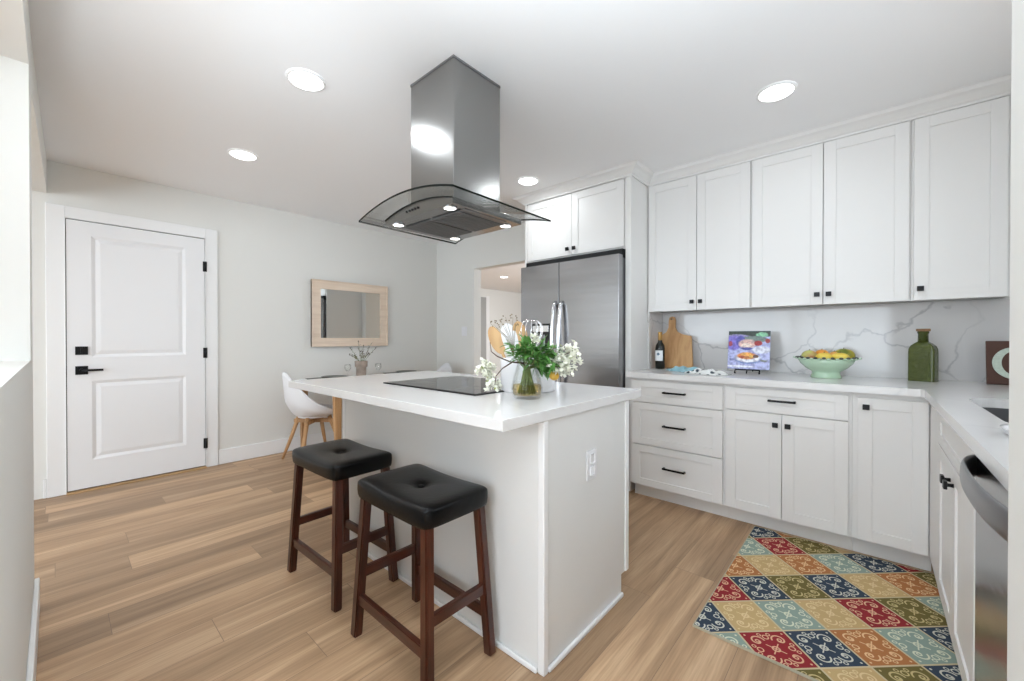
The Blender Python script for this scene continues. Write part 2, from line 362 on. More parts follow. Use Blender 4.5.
# back wall: solid left part, header over the opening, solid part behind the cabinets
b = MB()
b.box(XD-.12, -3.735, YW, YW+.12, 0, H); b.box(-3.735, -2.52, YW, YW+.12, 2.03, H); b.box(-2.52, XS+.12, YW, YW+.12, 0, H)
struct(b, 'wall_back', 'wall_paint')
# pass-through wall: pony wall, post and header
b = MB()
b.box(-2.66, -.95, YF-.13, YF, 0, 1.075); b.box(-2.66, -2.43, YF-.13, YF, 1.075, 2.215); b.poly([(-.95, YF-.13), (-.95, YF), (-2.66, YF), (XD, -.036), (XD, YF-.13)], 2.215, H)
struct(b, 'wall_front', 'wall_paint')
# stub wall right of the camera and the sink wall with a window opening
struct(MB().box(.1655, XS, .25, 1.02, 0, H, .003), 'wall_right', 'wall_paint')
b = MB()
b.box(XS, XS+.12, 1.02, 1.55, 0, H); b.box(XS, XS+.12, 2.55, YW, 0, H); b.box(XS, XS+.12, 1.55, 2.55, 0, 1.12); b.box(XS, XS+.12, 1.55, 2.55, 2.12, H)
struct(b, 'wall_sink', 'wall_paint')
# living room behind the camera
struct(MB().box(XR, XR+.1, YR, .35, 0, H), 'wall_living', 'wall_paint')
struct(MB().box(XS, XR, .25, .35, 0, H), 'wall_partition', 'wall_paint')
b = MB(); b.box(XD, XR, YR-.1, YR, 0, .32); b.box(XD, XR, YR-.1, YR, 2.36, H)
for x in (XD, -3.95, -1.35, 1.35): b.box(x, x+.15, YR-.1, YR, .32, 2.36)
struct(b, 'wall_rear', 'wall_paint')
# room beyond the opening
struct(MB().box(-7.7, -7.6, YW, 13.6, 0, H), 'wall_far', 'wall_paint')
struct(MB().box(-2.0, -1.9, YW+.12, 13.6, 0, H), 'wall_hall', 'wall_paint')
struct(MB().box(-7.7, -1.9, 13.5, 13.6, 0, H), 'wall_end', 'wall_paint')
struct(MB().box(-7.7, XD-.12, YW, YW+.12, 0, H), 'wall_side', 'wall_paint')
struct(MB().box(-7.6, -7.585, 7.059, 7.524, 0, 2.23), 'door_2', 'door_shade')
struct(MB().box(-7.6, -7.57, 7.524, 7.636, 0, 2.27, .004), 'trim_4', 'trim_paint')
# window over the sink
win = MB()
for (y0, y1, z0, z1) in ((1.55, 2.55, 1.12, 1.17), (1.55, 2.55, 2.07, 2.12), (1.55, 1.60, 1.17, 2.07), (2.50, 2.55, 1.17, 2.07), (2.03, 2.07, 1.17, 2.07)): win.box(XS+.02, XS+.09, y0, y1, z0, z1)
struct(win, 'window_1', 'trim_paint')
# baseboards
def baseb(mb, x0, x1, y0, y1, h=.135): mb.box(x0, x1, y0, y1, 0, h, .004)
b = MB(); baseb(b, XD, XD+.015, .987, YW); struct(b, 'baseboard_left', 'trim_paint')
b = MB(); baseb(b, XD, XD+.015, YF, -.045); b.box(XD, XD+.015, -.9, YF-.13, 0, .135, .004); struct(b, 'baseboard_entry', 'trim_paint')
b = MB(); baseb(b, XD+.015, -3.735, YW-.015, YW); struct(b, 'baseboard_back', 'trim_paint')
b = MB(); baseb(b, -2.668, -.95, YF, YF+.015); struct(b, 'baseboard_front', 'trim_paint')
# door casing
b = MB()
b.box(XD, XD+.02, -.045, .050, 0, 2.142, .003); b.box(XD, XD+.02, .895, .985, 0, 2.142, .003); b.box(XD, XD+.02, .050, .895, 2.052, 2.142, .003)
b.box(XD, XD+.026, .045, .052, 0, 2.06, .002); b.box(XD, XD+.026, .893, .900, 0, 2.06, .002)
struct(b, 'trim_1', 'trim_paint')
struct(MB().box(XD, XD+.05, .050, .895, 0, .011, .003), 'trim_2', 'threshold_oak')
# door: slab with two raised panels, lever, deadbolt, three hinges
struct(MB().box(XD-.004, XD+.001, .050, .895, .011, 2.052), 'trim_3', 'dark_void')
dr = bpy.data.objects.new('door_1', None); C.objects.link(dr); dr.location = (XD+.02, .47, 0); dr['kind'] = 'structure'; dr['_o'] = [XD+.02, .47, 0]
b = MB(); xf = XD+.020
def panel_door(b, y0, y1, z0, z1, rects, x_back, x_face, depth=.010):
    ys = sorted({y0, y1}|{r[0] for r in rects}|{r[1] for r in rects}); zs = sorted({z0, z1}|{r[2] for r in rects}|{r[3] for r in rects})
    for a, c in zip(ys, ys[1:]):
        for d, e in zip(zs, zs[1:]):
            m = ((a+c)/2, (d+e)/2)
            if not any(r[0] < m[0] < r[1] and r[2] < m[1] < r[3] for r in rects): b.box(x_back, x_face, a, c, d, e)
    for r in rects:   # sloped moulding, then raised field
        w1 = .022; w2 = .05
        def ring(o1, xa, o2, xb):
            A = [(xa, r[0]+o1, r[2]+o1), (xa, r[1]-o1, r[2]+o1), (xa, r[1]-o1, r[3]-o1), (xa, r[0]+o1, r[3]-o1)]
            B = [(xb, r[0]+o2, r[2]+o2), (xb, r[1]-o2, r[2]+o2), (xb, r[1]-o2, r[3]-o2), (xb, r[0]+o2, r[3]-o2)]
            va = [b.bm.verts.new(p) for p in A]; vb = [b.bm.verts.new(p) for p in B]
            for i in range(4): b.bm.faces.new((va[i], va[(i+1) % 4], vb[(i+1) % 4], vb[i]))
            return vb
        ring(0, x_face, w1, x_face-depth); vb = ring(w1, x_face-depth, w2, x_face-.003); b.bm.faces.new(vb)
panel_door(b, .056, .889, .020, 2.045, [(.185, .755, .865+.15, 1.945), (.185, .755, .23, .835)], XD+.002, xf)
slab = b.build('door_panel', 'door_paint', dr, fix=False)
b = MB(); b.box(xf, xf+.008, .098, .165, .885, .950, .002); b.tube([(xf, .131, .918), (xf+.05, .131, .918)], .012, 12); b.tube([(xf+.045, .131, .918), (xf+.045, .245, .918)], .009, 10); b.build('door_handle', 'black_metal', dr)
b = MB(); b.box(xf, xf+.012, .098, .165, 1.035, 1.098, .002); b.box(xf+.012, xf+.03, .126, .136, 1.045, 1.088, .002); b.build('deadbolt', 'black_metal', dr)
for z in (.22, 1.03, 1.80):
    b = MB(); b.tube([(XD+.027, .893, z-.045), (XD+.027, .893, z+.045)], .008, 10); b.box(XD+.018, XD+.024, .876, .906, z-.045, z+.045); b.build('hinge', 'black_metal', dr)
MB().box(XD+.004, xf+.002, .050, .056, .88, .96).build('latch_plate', 'black_metal', dr)

# ------------------------------------------------------------------ cabinets
def shaker(b, u0, u1, z0, z1, st=.057, th=.02, rec=.007, rail=None):
    """shaker front in frame coordinates: n from 0 (box face) to th (front)"""
    rail = st if rail is None else rail; bv = .0012
    b.box(u0, u0+st, 0, th, z0, z1, bv); b.box(u1-st, u1, 0, th, z0, z1, bv)
    b.box(u0+st, u1-st, 0, th, z0, z0+rail, bv); b.box(u0+st, u1-st, 0, th, z1-rail, z1, bv)
    b.box(u0+st, u1-st, 0, th-rec, z0+rail, z1-rail)
def knob(M, u, z, parent, s=.028, square=True):
    b = MB(M); b.lathe([(.0075, 0), (.006, .012), (.008, .018)], 12, xf=Matrix.Translation((u, .02, z)) @ Matrix.Rotation(-PI/2, 4, 'X'))
    b.box(u-s/2, u+s/2, .036, .046, z-s/2, z+s/2, .002); return b.build('knob', 'black_metal', parent)
def pull(M, u, z, parent, L=.15):
    b = MB(M)
    for sx in (-1, 1): b.box(u+sx*(L/2-.006)-.006, u+sx*(L/2-.006)+.006, .02, .046, z-.006, z+.006, .001)
    b.box(u-L/2, u+L/2, .040, .051, z-.006, z+.006, .002); return b.build('handle', 'black_metal', parent)
def front(M, kind, u0, u1, z0, z1, parent, grip=None, **k):
    b = MB(M); shaker(b, u0, u1, z0, z1, **k); d = b.build(kind, 'cabinet_paint', parent)
    if grip: (pull if grip[0] == 'pull' else knob)(M, grip[1], grip[2], d, *grip[3:])
    return d
YU = 3.183
YB = 2.79                                   # face of the base fronts
MBase = frame(0, YB+.02, (1, 0), (0, -1))    # u = world X
def base_unit(label, x0, x1, xa, xb):
    t = thing('base_cabinet', label, 'cabinet', ((x0+x1)/2, 3.1, 0), 'base cabinets along the back wall')
    MB().box(x0, x1, YB+.02, YW-.03, .105, .876).build('carcass', 'cabinet_paint', t)
    MB().box(x0, x1, YB+.095, YW-.05, 0, .105).build('toe_kick', 'cabinet_paint', t)
    return t
c1 = base_unit('white base cabinet with three stacked drawers beside the fridge', -1.325, -.6935, 0, 0)
front(MBase, 'drawer', -1.302, -.702, .706, .856, c1, ('pull', -1.0, .785), rail=.042)
front(MBase, 'drawer', -1.302, -.702, .402, .700, c1, ('pull', -1.0, .553), rail=.05)
front(MBase, 'drawer', -1.302, -.702, .108, .396, c1, ('pull', -1.0, .262), rail=.05)
c2 = base_unit('white base cabinet with one wide drawer over two doors', -.6925, -.0755, 0, 0)
front(MBase, 'drawer', -.684, -.090, .722, .856, c2, ('pull', -.387, .795, .135), rail=.04)
front(MBase, 'door', -.684, -.389, .108, .716, c2, ('knob', -.418, .655))
front(MBase, 'door', -.385, -.090, .108, .716, c2, ('knob', -.357, .655))
c3 = base_unit('white base cabinet with a single tall door in the corner', -.0745, .226, 0, 0)
front(MBase, 'door', -.052, .208, .108, .850, c3, ('knob', -.020, .805))
# sink leg, fronts face the camera's left
XL = .212
MSink = frame(XL+.02, 0, (0, 1), (-1, 0))
t = thing('sink_cabinet', 'white sink base cabinet with false drawer front and two doors beside the dishwasher', 'cabinet', (.5, 2.1, 0))
b = MB(); b.box(XL+.02, XS-.03, 1.655, 2.803, .105, .66); b.box(XL+.02, XL+.040, 1.655, 2.803, .66, .876); b.box(XL+.04, XS-.03, 1.655, 1.675, .66, .876); b.box(XL+.04, XS-.03, 2.60, 2.803, .66, .876); b.build('carcass', 'cabinet_paint', t)
MB().box(XL+.001, XL+.02, 2.484, 2.803, .108, .856, .001).build('corner_filler', 'cabinet_paint', t)
MB().box(XL+.095, XS-.05, 1.655, 2.80, 0, .105).build('toe_kick', 'cabinet_paint', t)
front(MSink, 'drawer_front', 1.672, 2.475, .722, .856, t, rail=.04)
for (u0, u1, ku) in ((2.078, 2.475, 2.115), (1.672, 2.072, 2.038)): front(MSink, 'door', u0, u1, .108, .716, t, ('knob', ku, .655))
# dishwasher
t = thing('dishwasher', 'stainless steel dishwasher with a bowed handle beside the right wall', 'dishwasher', (.5, 1.34, 0))
MB().box(XL+.02, XS-.05, 1.035, 1.645, .06, .870).build('tub', 'fridge_side', t)
b = MB(); b.box(XL-.001, XL+.019, 1.037, 1.643, .10, .868, .004, 3); dw = b.build('door', 'fridge_steel', t)
pts = []; 
b = MB()
def bow(u, v):
    a = -1+2*u; y = 1.34+a*.292; x = XL-.004-.044*(1-abs(a)**2.6); th = .007
    ang = v*2*PI; return Vector((x+math.cos(ang)*th, y, (.832-.012*abs(a)**3)+math.sin(ang)*.030))
b.grid(bow, 40, 14); b.build('handle', 'dark_steel', t, smooth=True)
MB().box(XL+.08, XS-.05, 1.035, 1.645, 0, .058).build('kick_plate', 'fridge_side', t)
# L-shaped worktop with sink cut-out
def rrect(x0, x1, y0, y1, r, n=6):
    out = []
    for cx, cy, a0 in ((x1-r, y1-r, 0), (x0+r, y1-r, 90), (x0+r, y0+r, 180), (x1-r, y0+r, 270)):
        for k in range(n+1): a = math.radians(a0+90*k/n); out.append((cx+r*math.cos(a), cy+r*math.sin(a)))
    return out
XC, YC = .190, 2.765
t = thing('worktop', 'L-shaped white quartz worktop with faint grey veins along the back wall', 'worktop', (0, 3.1, .876))
hole = rrect(.295, .735, 1.78, 2.545, .10, 8)
MB().poly([(-1.345, YC), (XC-.012, YC), (XC, YC-.012), (XC, 1.025), (XS-.003, 1.025), (XS-.003, YW-.022), (-1.345, YW-.022)], .877, .914, [hole[::-1]]).build('counter_slab', 'quartz', t)
MB().box(-1.345, XS-.003, YW-.021, YW-.002, .914, 1.375).build('backsplash', 'backsplash', t)
MB().box(-1.359, -1.346, YU+.002, YW-.022, .914, 1.372).build('side_splash', 'backsplash', t)
t = thing('kitchen_sink', 'stainless undermount sink bowl set in the worktop at the right', 'sink', (.52, 2.16, .66))
b = MB(); h2 = rrect(.288, .747, 1.768, 2.552, .13, 8); h3 = rrect(.31, .725, 1.79, 2.53, .11, 8)
def loopf(b, A, za, B, zb):
    va = [b.bm.verts.new((p[0], p[1], za)) for p in A]; vb = [b.bm.verts.new((p[0], p[1], zb)) for p in B]
    for i in range(len(A)): f = b.bm.faces.new((va[i], va[(i+1) % len(A)], vb[(i+1) % len(A)], vb[i])); f.smooth = True
    return vb
loopf(b, hole, .8765, h2, .8760); loopf(b, hole, .8765, h3, .70); vb = loopf(b, h3, .70, rrect(.34, .695, 1.82, 2.50, .09, 8), .685); b.bm.faces.new(vb)
b.build('bowl', 'sink_steel', t)
MB().lathe([(.045, .685), (.045, .688), (.03, .688), (.028, .686)], 24, xf=Matrix.Translation((.52, 2.2, .0005))).build('drain', 'chrome', t)
o = MB().lathe([(.030, 0), (.045, .004), (.055, .018), (.058, .020), (.052, .016), (.035, .008)], 28, xf=Matrix.Translation((.290, 1.60, .9145)) @ Matrix.Diagonal((.75, 1.2, 1, 1))).build('soap_dish', 'white_ceramic')
tag(o, 'small white soap dish on the worktop edge in front of the sink', 'soap dish')

# upper cabinets
YU = 3.183; MUp = frame(0, YU+.02, (1, 0), (0, -1)); ZB, ZT = 1.372, 2.385
def upper(label, x0, x1, fronts):
    t = thing('wall_cabinet', label, 'cabinet', ((x0+x1)/2, 3.34, ZB), 'wall cabinets above the worktop')
    b = MB(); b.box(x0, x1, YU+.02, YW-.003, ZB+.012, ZT+.01); b.box(x0, x1, YU+.02, YU+.035, ZB, ZB+.012); b.build('carcass', 'cabinet_paint', t)
    for (a, c, k) in fronts: front(MUp, 'door', a, c, ZB, ZT-.006, t, ('knob', k, ZB+.062), st=.060)
    return t
upper('white wall cabinet with two doors next to the fridge panel', -1.355, -.6245, [(-1.352, -.983, -1.010), (-.979, -.631, -.950)])
upper('wide white wall cabinet with two doors above the fruit bowl', -.6235, .1625, [(-.617, -.231, -.258), (-.226, .155, -.200)])
upper('white wall cabinet with a single door above the green bottle', .1635, .545, [(.174, .512, .200)])
# fridge enclosure
YFc = 2.885; MFr = frame(0, YFc+.02, (1, 0), (0, -1))
t = thing('fridge_cabinet', 'white two-door cabinet above the fridge with full-height side panels', 'cabinet', (-1.88, 3.2, 0))
MB().box(-2.380, -1.406, YFc+.02, YW-.003, 1.848, 2.392).build('carcass', 'cabinet_paint', t)
MB().box(-1.4055, -1.3605, YFc, YW-.003, 0, 2.392, .002).build('side_panel', 'cabinet_paint', t)
MB().box(-2.402, -2.381, YFc+.005, YW-.003, 0, 2.392, .002).build('side_panel', 'cabinet_paint', t)
front(MFr, 'door', -2.372, -1.893, 1.862, 2.378, t, ('knob', -1.925, 1.912, .03), st=.06)
front(MFr, 'door', -1.889, -1.420, 1.862, 2.378, t, ('knob', -1.858, 1.912, .03), st=.06)
# crown moulding
def crown(name, path, label=None):
    """profile swept along an axis-aligned path, offset outward to the right-hand side of travel"""
    prof = [(0, ZT-.002), (.010, ZT-.002), (.012, ZT+.010), (.022, ZT+.016), (.030, ZT+.024), (.052, ZT+.040), (.072, ZT+.050), (.078, ZT+.060), (.088, H-.001), (0, H-.001)]
    b = MB(); pts = [Vector(p) for p in path]; rings = []
    for k, p in enumerate(pts):
        d0 = (pts[k]-pts[k-1]).normalized() if k else None; d1 = (pts[k+1]-pts[k]).normalized() if k < len(pts)-1 else None
        n0 = Vector((d0.y, -d0.x)) if d0 else None; n1 = Vector((d1.y, -d1.x)) if d1 else None
        n = n0 if n1 is None else n1 if n0 is None else (n0+n1)
        rings.append([b.bm.verts.new((p.x+n.x*q[0], p.y+n.y*q[0], q[1])) for q in prof])
    for A, B in zip(rings, rings[1:]):
        for i in range(len(prof)): b.bm.faces.new((A[i], A[(i+1) % len(prof)], B[(i+1) % len(prof)], B[i]))
    b.bm.faces.new(rings[0]); b.bm.faces.new(rings[-1][::-1])
    return b
o = struct(crown('trim', [(-2.402, YW), (-2.402, YFc+.001), (-1.3605, YFc+.001), (-1.3605, YU+.012), (.60, YU+.012)]), 'trim_5', 'cabinet_paint')

# ------------------------------------------------------------------ fridge
t = thing('refrigerator', 'stainless steel side-by-side fridge with ice dispenser', 'fridge', (-1.9, 3.15, 0))
FY = 2.79
MB().box(-2.362, -1.414, FY+.075, YW-.06, .02, 1.775, .004).build('body', 'fridge_side', t)
MB().box(-2.36, -1.416, FY+.066, YW-.08, 1.7755, 1.842).build('top_gap_shade', 'dark_void', t)  # black filler box standing in for the shade above the fridge
MB().box(-1.9568, -1.9502, FY+.004, FY+.074, .10, 1.79).build('door_gap_shade', 'dark_void', t)  # black strip painting the gap between the doors dark, as its shade
def fdoor(x0, x1):
    b = MB(); b.box(x0, x1, FY, FY+.065, .10, 1.793, .003, 3); return b.build('door', 'fridge_steel', t)
d1 = fdoor(-2.368, -1.957); d2 = fdoor(-1.950, -1.411)
for d, x in ((d1, -1.985), (d2, -1.918)):
    b = MB(); n = 30
    b.tube([(x, FY-.005-.055*math.sin(PI*min(1, max(0, k/n)))**.35 if 0 < k < n else FY+.002, .62+.84*k/n) for k in range(n+1)], .016, 12)
    b.build('handle', 'chrome', d)
b = MB(); b.box(-2.25, -2.03, FY-.006, FY+.01, .96, 1.285, .004); dp = b.build('ice_dispenser', 'black_glass', d1)
b = MB(); b.box(-2.225, -2.055, FY-.009, FY-.0062, 1.215, 1.268, .001); b.build('control_strip', 'grille_silver', dp)
b = MB(); b.box(-2.19, -2.09, FY-.014, FY-.0065, .985, 1.19, .006); b.lathe([(.016, 0), (.018, .05), (.012, .06)], 14, xf=Matrix.Translation((-2.14, FY-.02, 1.13))); b.build('spout', 'dark_steel', dp)
MB().box(-2.35, -1.42, FY+.03, FY+.075, .02, .098, .003).build('kick_grille', 'fridge_side', t)

# ------------------------------------------------------------------ island
IX0, IX1, IY0, IY1 = -2.290, -.837, 1.107, 1.752
t = thing('kitchen_island', 'pale grey kitchen island with white corner trim under a quartz top', 'island', (-1.6, 1.43, 0))
b = MB(); b.poly([(IY0, 0), (1.690, 0), (1.690, .095), (IY1, .095), (IY1, .876), (IY0, .876)], IX0, IX1-.004, axis='X'); b.build('body', 'island_paint', t)
MB().box(IX1-.024, IX1+.004, IY0-.004, IY0+.022, 0, .876, .004, 3).build('corner_trim', 'trim_paint', t)
MB().box(IX0-.004, IX0+.024, IY0-.004, IY0+.022, 0, .876, .004, 3).build('corner_trim', 'trim_paint', t)
MB().box(IX1-.03, IX1+.002, IY1-.028, IY1+.002, .095, .876, .003, 3).build('corner_trim', 'trim_paint', t)
b = MB(); b.box(IX0, IX1-.024, IY0-.014, IY0-.0005, 0, .020, .006, 3); b.build('base_moulding', 'trim_paint', t)
MB().box(IX1-.0035, IX1+.010, IY0+.022, 1.690, 0, .020, .006, 3).build('base_moulding', 'trim_paint', t)
Misl = frame(0, IY1, (1, 0), (0, 1))
for (a, c) in ((-2.27, -1.80), (-1.795, -1.33), (-1.325, -.875)): front(Misl, 'door', a, c, .11, .86, t)
t2 = tag(MB().box(-2.524, -.831, .894, 1.880, .8765, .914, .0025, 2).build('island_worktop', 'quartz'), 'thick white quartz slab on top of the kitchen island', 'worktop')
def outlet(name, M, u, z, label, parts=('socket', 'socket'), w=.072, h=.118):
    p = M @ Vector((u, 0, z)); t = thing(name, label, 'outlet' if 'outlet' in name else 'switch', p)
    MB(M).box(u-w/2, u+w/2, .0005, .006, z-h/2, z+h/2, .002).build('cover_plate', 'white_plastic', t)
    for k, q in enumerate(parts):
        zz = z+(.024 if k == 0 else -.024) if len(parts) == 2 else z
        b = MB(M)
        if q == 'socket':
            b.box(u-.017, u+.017, .006, .008, zz-.018, zz+.018, .004); b.build('socket', 'white_plastic', t)
        else: b.box(u-.016, u+.016, .006, .010, zz-.033, zz+.033, .002); b.build('rocker', 'white_plastic', t)
    return t
outlet('power_outlet', frame(IX1-.004, 0, (0, 1), (1, 0)), 1.425, .655, 'white double power outlet on the end panel of the island')
outlet('light_switch', frame(0, YW, (1, 0), (0, -1)), -3.913, 1.25, 'white light switch on the wall left of the opening', ('rocker',), w=.10)
# cooktop
t = thing('cooktop', 'black glass induction cooktop with steel centre strip set in the island top', 'cooktop', (-1.63, 1.45, .914))
MB().box(-1.990, -1.262, 1.185, 1.712, .9145, .9200, .0015).build('rim', 'black_metal', t)
MB().box(-1.982, -1.270, 1.193, 1.704, .9195, .9212, .0006).build('glass_top', 'black_glass', t)
for (x, y, r) in ((-1.82, 1.32, .085), (-1.82, 1.58, .07), (-1.44, 1.32, .07), (-1.44, 1.58, .09)):
    MB().lathe([(r-.0015, .9213), (r-.0015, .9216), (r, .9216), (r, .9213)], 40, cap=False, xf=Matrix.Translation((x, y, 0))).build('burner_marking', 'dark_steel', t)

# ------------------------------------------------------------------ range hood
t = thing('range_hood', 'stainless steel island range hood with curved glass canopy hanging from the ceiling', 'range hood', (-1.58, 1.35, 1.715))
b = MB(); b.box(-1.766, -1.432, 1.212, 1.520, 1.79, H-.0125, .0015); ch = b.build('chimney', 'steel', t)
MB().box(-1.768, -1.430, 1.210, 1.522, H-.012, H-.0005).build('ceiling_collar', 'dark_steel', t)
GX0, GX1, GY0, GY1 = -1.950, -1.215, 1.025, 1.665
def arch(x): u = (x-(GX0+GX1)/2)/((GX1-GX0)/2); return 1.748+.055*(1-u*u)
b = MB(); n = 28; th = .009
top = [[b.bm.verts.new((GX0+(GX1-GX0)*i/n, y, arch(GX0+(GX1-GX0)*i/n)+k)) for i in range(n+1)] for y, k in ((GY0, 0), (GY1, 0), (GY1, th), (GY0, th))]
for j in range(4):
    A, B = top[j], top[(j+1) % 4]
    for i in range(n):
        f = b.bm.faces.new((A[i], A[i+1], B[i+1], B[i])); f.material_index = 1 if j in (1, 3) else 0; f.smooth = j in (0, 2)
for i in (0, n): f = b.bm.faces.new([top[j][i] for j in range(4)]); f.material_index = 1
b.build('glass_canopy', ['canopy_glass', 'glass_edge'], t)
BX0, BX1, BY0, BY1, BZ = -1.80, -1.288, 1.085, 1.520, 1.717
def barch(x): u = (x-(BX0+BX1)/2)/((BX1-BX0)/2); return 1.742+.036*(1-u*u)
n = 20; prof = [(BX0+(BX1-BX0)*i/n, barch(BX0+(BX1-BX0)*i/n)) for i in range(n+1)]+[(BX1, BZ), (BX0, BZ)]
b = MB(); b.poly(prof, BY0, BY1, axis='Y'); bd = b.build('body', 'steel', t)
prof2 = [(x, z) for x, z in prof[:n+1]]+[(x, z-.004) for x, z in prof[:n+1]][::-1]
MB().poly(prof2, BY0-.004, BY0, axis='Y').build('gasket', 'glass_edge', t)
b = MB(); b.box(BX0+.02, BX1-.02, BY0+.085, BY1-.085, BZ-.003, BZ-.0004); b.build('underside_trim', 'dark_steel', t)
for (a, c) in ((-1.745, -1.553), (-1.533, -1.341)):
    b = MB(); b.box(a, c, 1.165, 1.440, BZ-.007, BZ-.0032, .001)
    for k in range(14): b.box(a+.008, c-.008, 1.175+k*.0192, 1.181+k*.0192, BZ-.009, BZ-.007)
    b.build('filter', 'mesh_filter', t)
for (x, y) in ((-1.735, 1.118), (-1.345, 1.118), (-1.355, 1.478), (-1.735, 1.478)):
    b = MB(); b.lathe([(.026, -.006), (.030, -.004), (.030, 0), (.024, 0)], 24, cap=False, xf=Matrix.Translation((x, y, BZ))); r = b.build('lamp_ring', 'chrome', t)
    MB().lathe([(.025, -.004), (.025, -.001)], 24, xf=Matrix.Translation((x, y, BZ))).build('lamp', 'hood_lens', r)
for k in range(5):
    MB().lathe([(.0055, 0), (.005, .004)], 12, xf=Matrix.Translation((-1.615+k*.022, BY0, 1.747)) @ Matrix.Rotation(PI/2, 4, 'X')).build('button', 'black_metal', t)
for (x, y) in ((-1.735, 1.118), (-1.345, 1.118), (-1.355, 1.478), (-1.735, 1.478)):
    area('hood_lamp_light', (x, y, BZ-.008), .05, .05, .35, (0, 0, 0), (1, .96, .9), 'DISK')

# ------------------------------------------------------------------ recessed ceiling lights
def downlight(x, y, label, p=3.0, r=.078):
    t = thing('ceiling_light', label, 'ceiling light', (x, y, H-.012), 'recessed ceiling lights')
    MB().lathe([(r+.014, H-.0005), (r+.012, H-.006), (r, H-.008), (r-.002, H-.004)], 40, cap=False, xf=Matrix.Translation((x, y, 0))).build('trim_ring', 'trim_paint', t)
    MB().lathe([(.001, H-.020), (r*.5, H-.0185), (r*.85, H-.0145), (r, H-.008), (r, H-.001)], 40, cap=False, xf=Matrix.Translation((x, y, 0))).build('lens', 'lamp_lens', t)
    area('ceiling_light_light', (x, y, H-.024), 2*r, 2*r, p, (0, 0, 0), (.90, .96, 1), 'DISK')
downlight(-2.125, .84, 'round recessed ceiling light left of the range hood, larger in view')
downlight(-3.316, .884, 'round recessed ceiling light nearest the white door')
downlight(-.38, 2.518, 'round recessed ceiling light in front of the wall cabinets', 1.2)
downlight(-2.115, 2.582, 'round recessed ceiling light just left of the cabinet above the fridge')
downlight(-5.807, 6.291, 'small recessed ceiling light seen through the opening beside the fridge', 25)

# ------------------------------------------------------------------ bar stools
def cushion(b, hw, hd, z0, zs, ht, fn):
    """upholstered pad: vertical sides z0..zs, crowned top of height ht, fn(u,v) adds to the top"""
    nu, nv = 34, 28
    def pt(i, j):
        u, v = math.sin(PI/2*(2*i/nu-1)), math.sin(PI/2*(2*j/nv-1))
        cr = 1-.035*(abs(u)**6)*(abs(v)**6)*2
        return u, v, hw*u*(1-.06*(u*v)**6), hd*v*(1-.06*(u*v)**6)
    def topf(a, c):
        u, v, x, y = pt(a*nu, c*nv); q = max(0, (1-abs(u)**9)*(1-abs(v)**9))**.5
        return Vector((x, y, zs+fn(u, v)*1.0*(1 if q > 0 else 1)+ht*q))
    b.grid(topf, nu, nv)
    def botf(a, c):
        u, v, x, y = pt(a*nu, c*nv); return Vector((x*.985, y*.985, z0))
    b.grid(botf, nu, nv)
    # sides
    ring = [(i, 0) for i in range(nu)]+[(nu, j) for j in range(nv)]+[(nu-i, nv) for i in range(nu)]+[(0, nv-j) for j in range(nv)]
    rows = []
    for (k, s) in ((0, .985), (.15, .997), (.5, 1.006), (.85, 1.004), (1, 1.0)):
        row = []
        for (i, j) in ring:
            u, v, x, y = pt(i, j); zt = zs+fn(u, v); row.append(b.bm.verts.new((x*s, y*s, z0+(zt-z0)*k)))
        rows.append(row)
    for A, B in zip(rows, rows[1:]):
        for i in range(len(ring)): f = b.bm.faces.new((A[i], A[(i+1) % len(ring)], B[(i+1) % len(ring)], B[i])); f.smooth = True
    bmesh.ops.remove_doubles(b.bm, verts=b.bm.verts[:], dist=.0004)
def make_stool(label):
    t = thing('bar_stool', label, 'stool', (0, 0, 0), 'bar stools at the island', world=False)
    b = MB()
    def sad(u, v):
        d = math.hypot(u*.223, v*.143)
        return .012*u*u-.004-.018*math.exp(-(d/.022)**2)-.005*math.exp(-(d/.06)**2)-.0025*math.exp(-(abs(abs(u*.223)-abs(v*.143)*1.3)/.008)**2)*max(0, 1-d/.13)
    cushion(b, .228, .150, .548, .594, .021, sad); b.build('seat', 'leather', t)
    b = MB(); b.ball((0, 0, .5995), .012, .012, .006); b.build('seat_button', 'leather', t)
    tx, ty, bx, by = .194, .116, .228, .141
    def at(sx, sy, z): k = 1-z/.55; return Vector((sx*(tx+(bx-tx)*k), sy*(ty+(by-ty)*k), z))
    for sx in (-1, 1):
        for sy in (-1, 1):
            b = MB(); b.beam(at(sx, sy, 0), at(sx, sy, .550), .037, .037, .034, .034, bev=.005); b.build('leg', 'stool_wood', t)
    for sy in (-1, 1):
        b = MB(); b.beam(at(-1, sy, .150), at(1, sy, .150), .020, .020, .042, .042, bev=.003, up=(0, 0, 1)); b.build('stretcher', 'stool_wood_x', t)
    for sx in (-1, 1):
        b = MB(); b.beam(at(sx, -1, .245), at(sx, 1, .245), .020, .020, .040, .040, bev=.003, up=(0, 0, 1)); b.build('stretcher', 'stool_wood_y', t)
    return t
def dup(root, loc, rotz, label):
    r = root.copy(); C.objects.link(r); r.location = loc; r.rotation_euler = (0, 0, rotz); r['label'] = label
    for ch in list(root.children):
        c = ch.copy(); C.objects.link(c); c.parent = r
        for g in list(ch.children):
            d = g.copy(); C.objects.link(d); d.parent = c
    return r
s1 = make_stool('black cushioned dark wood bar stool nearest the camera'); s1.location = (-1.276, .918, 0)
s2 = dup(s1, (-1.935, .925, 0), .03, 'black cushioned dark wood bar stool farther from the camera, nearer the door')

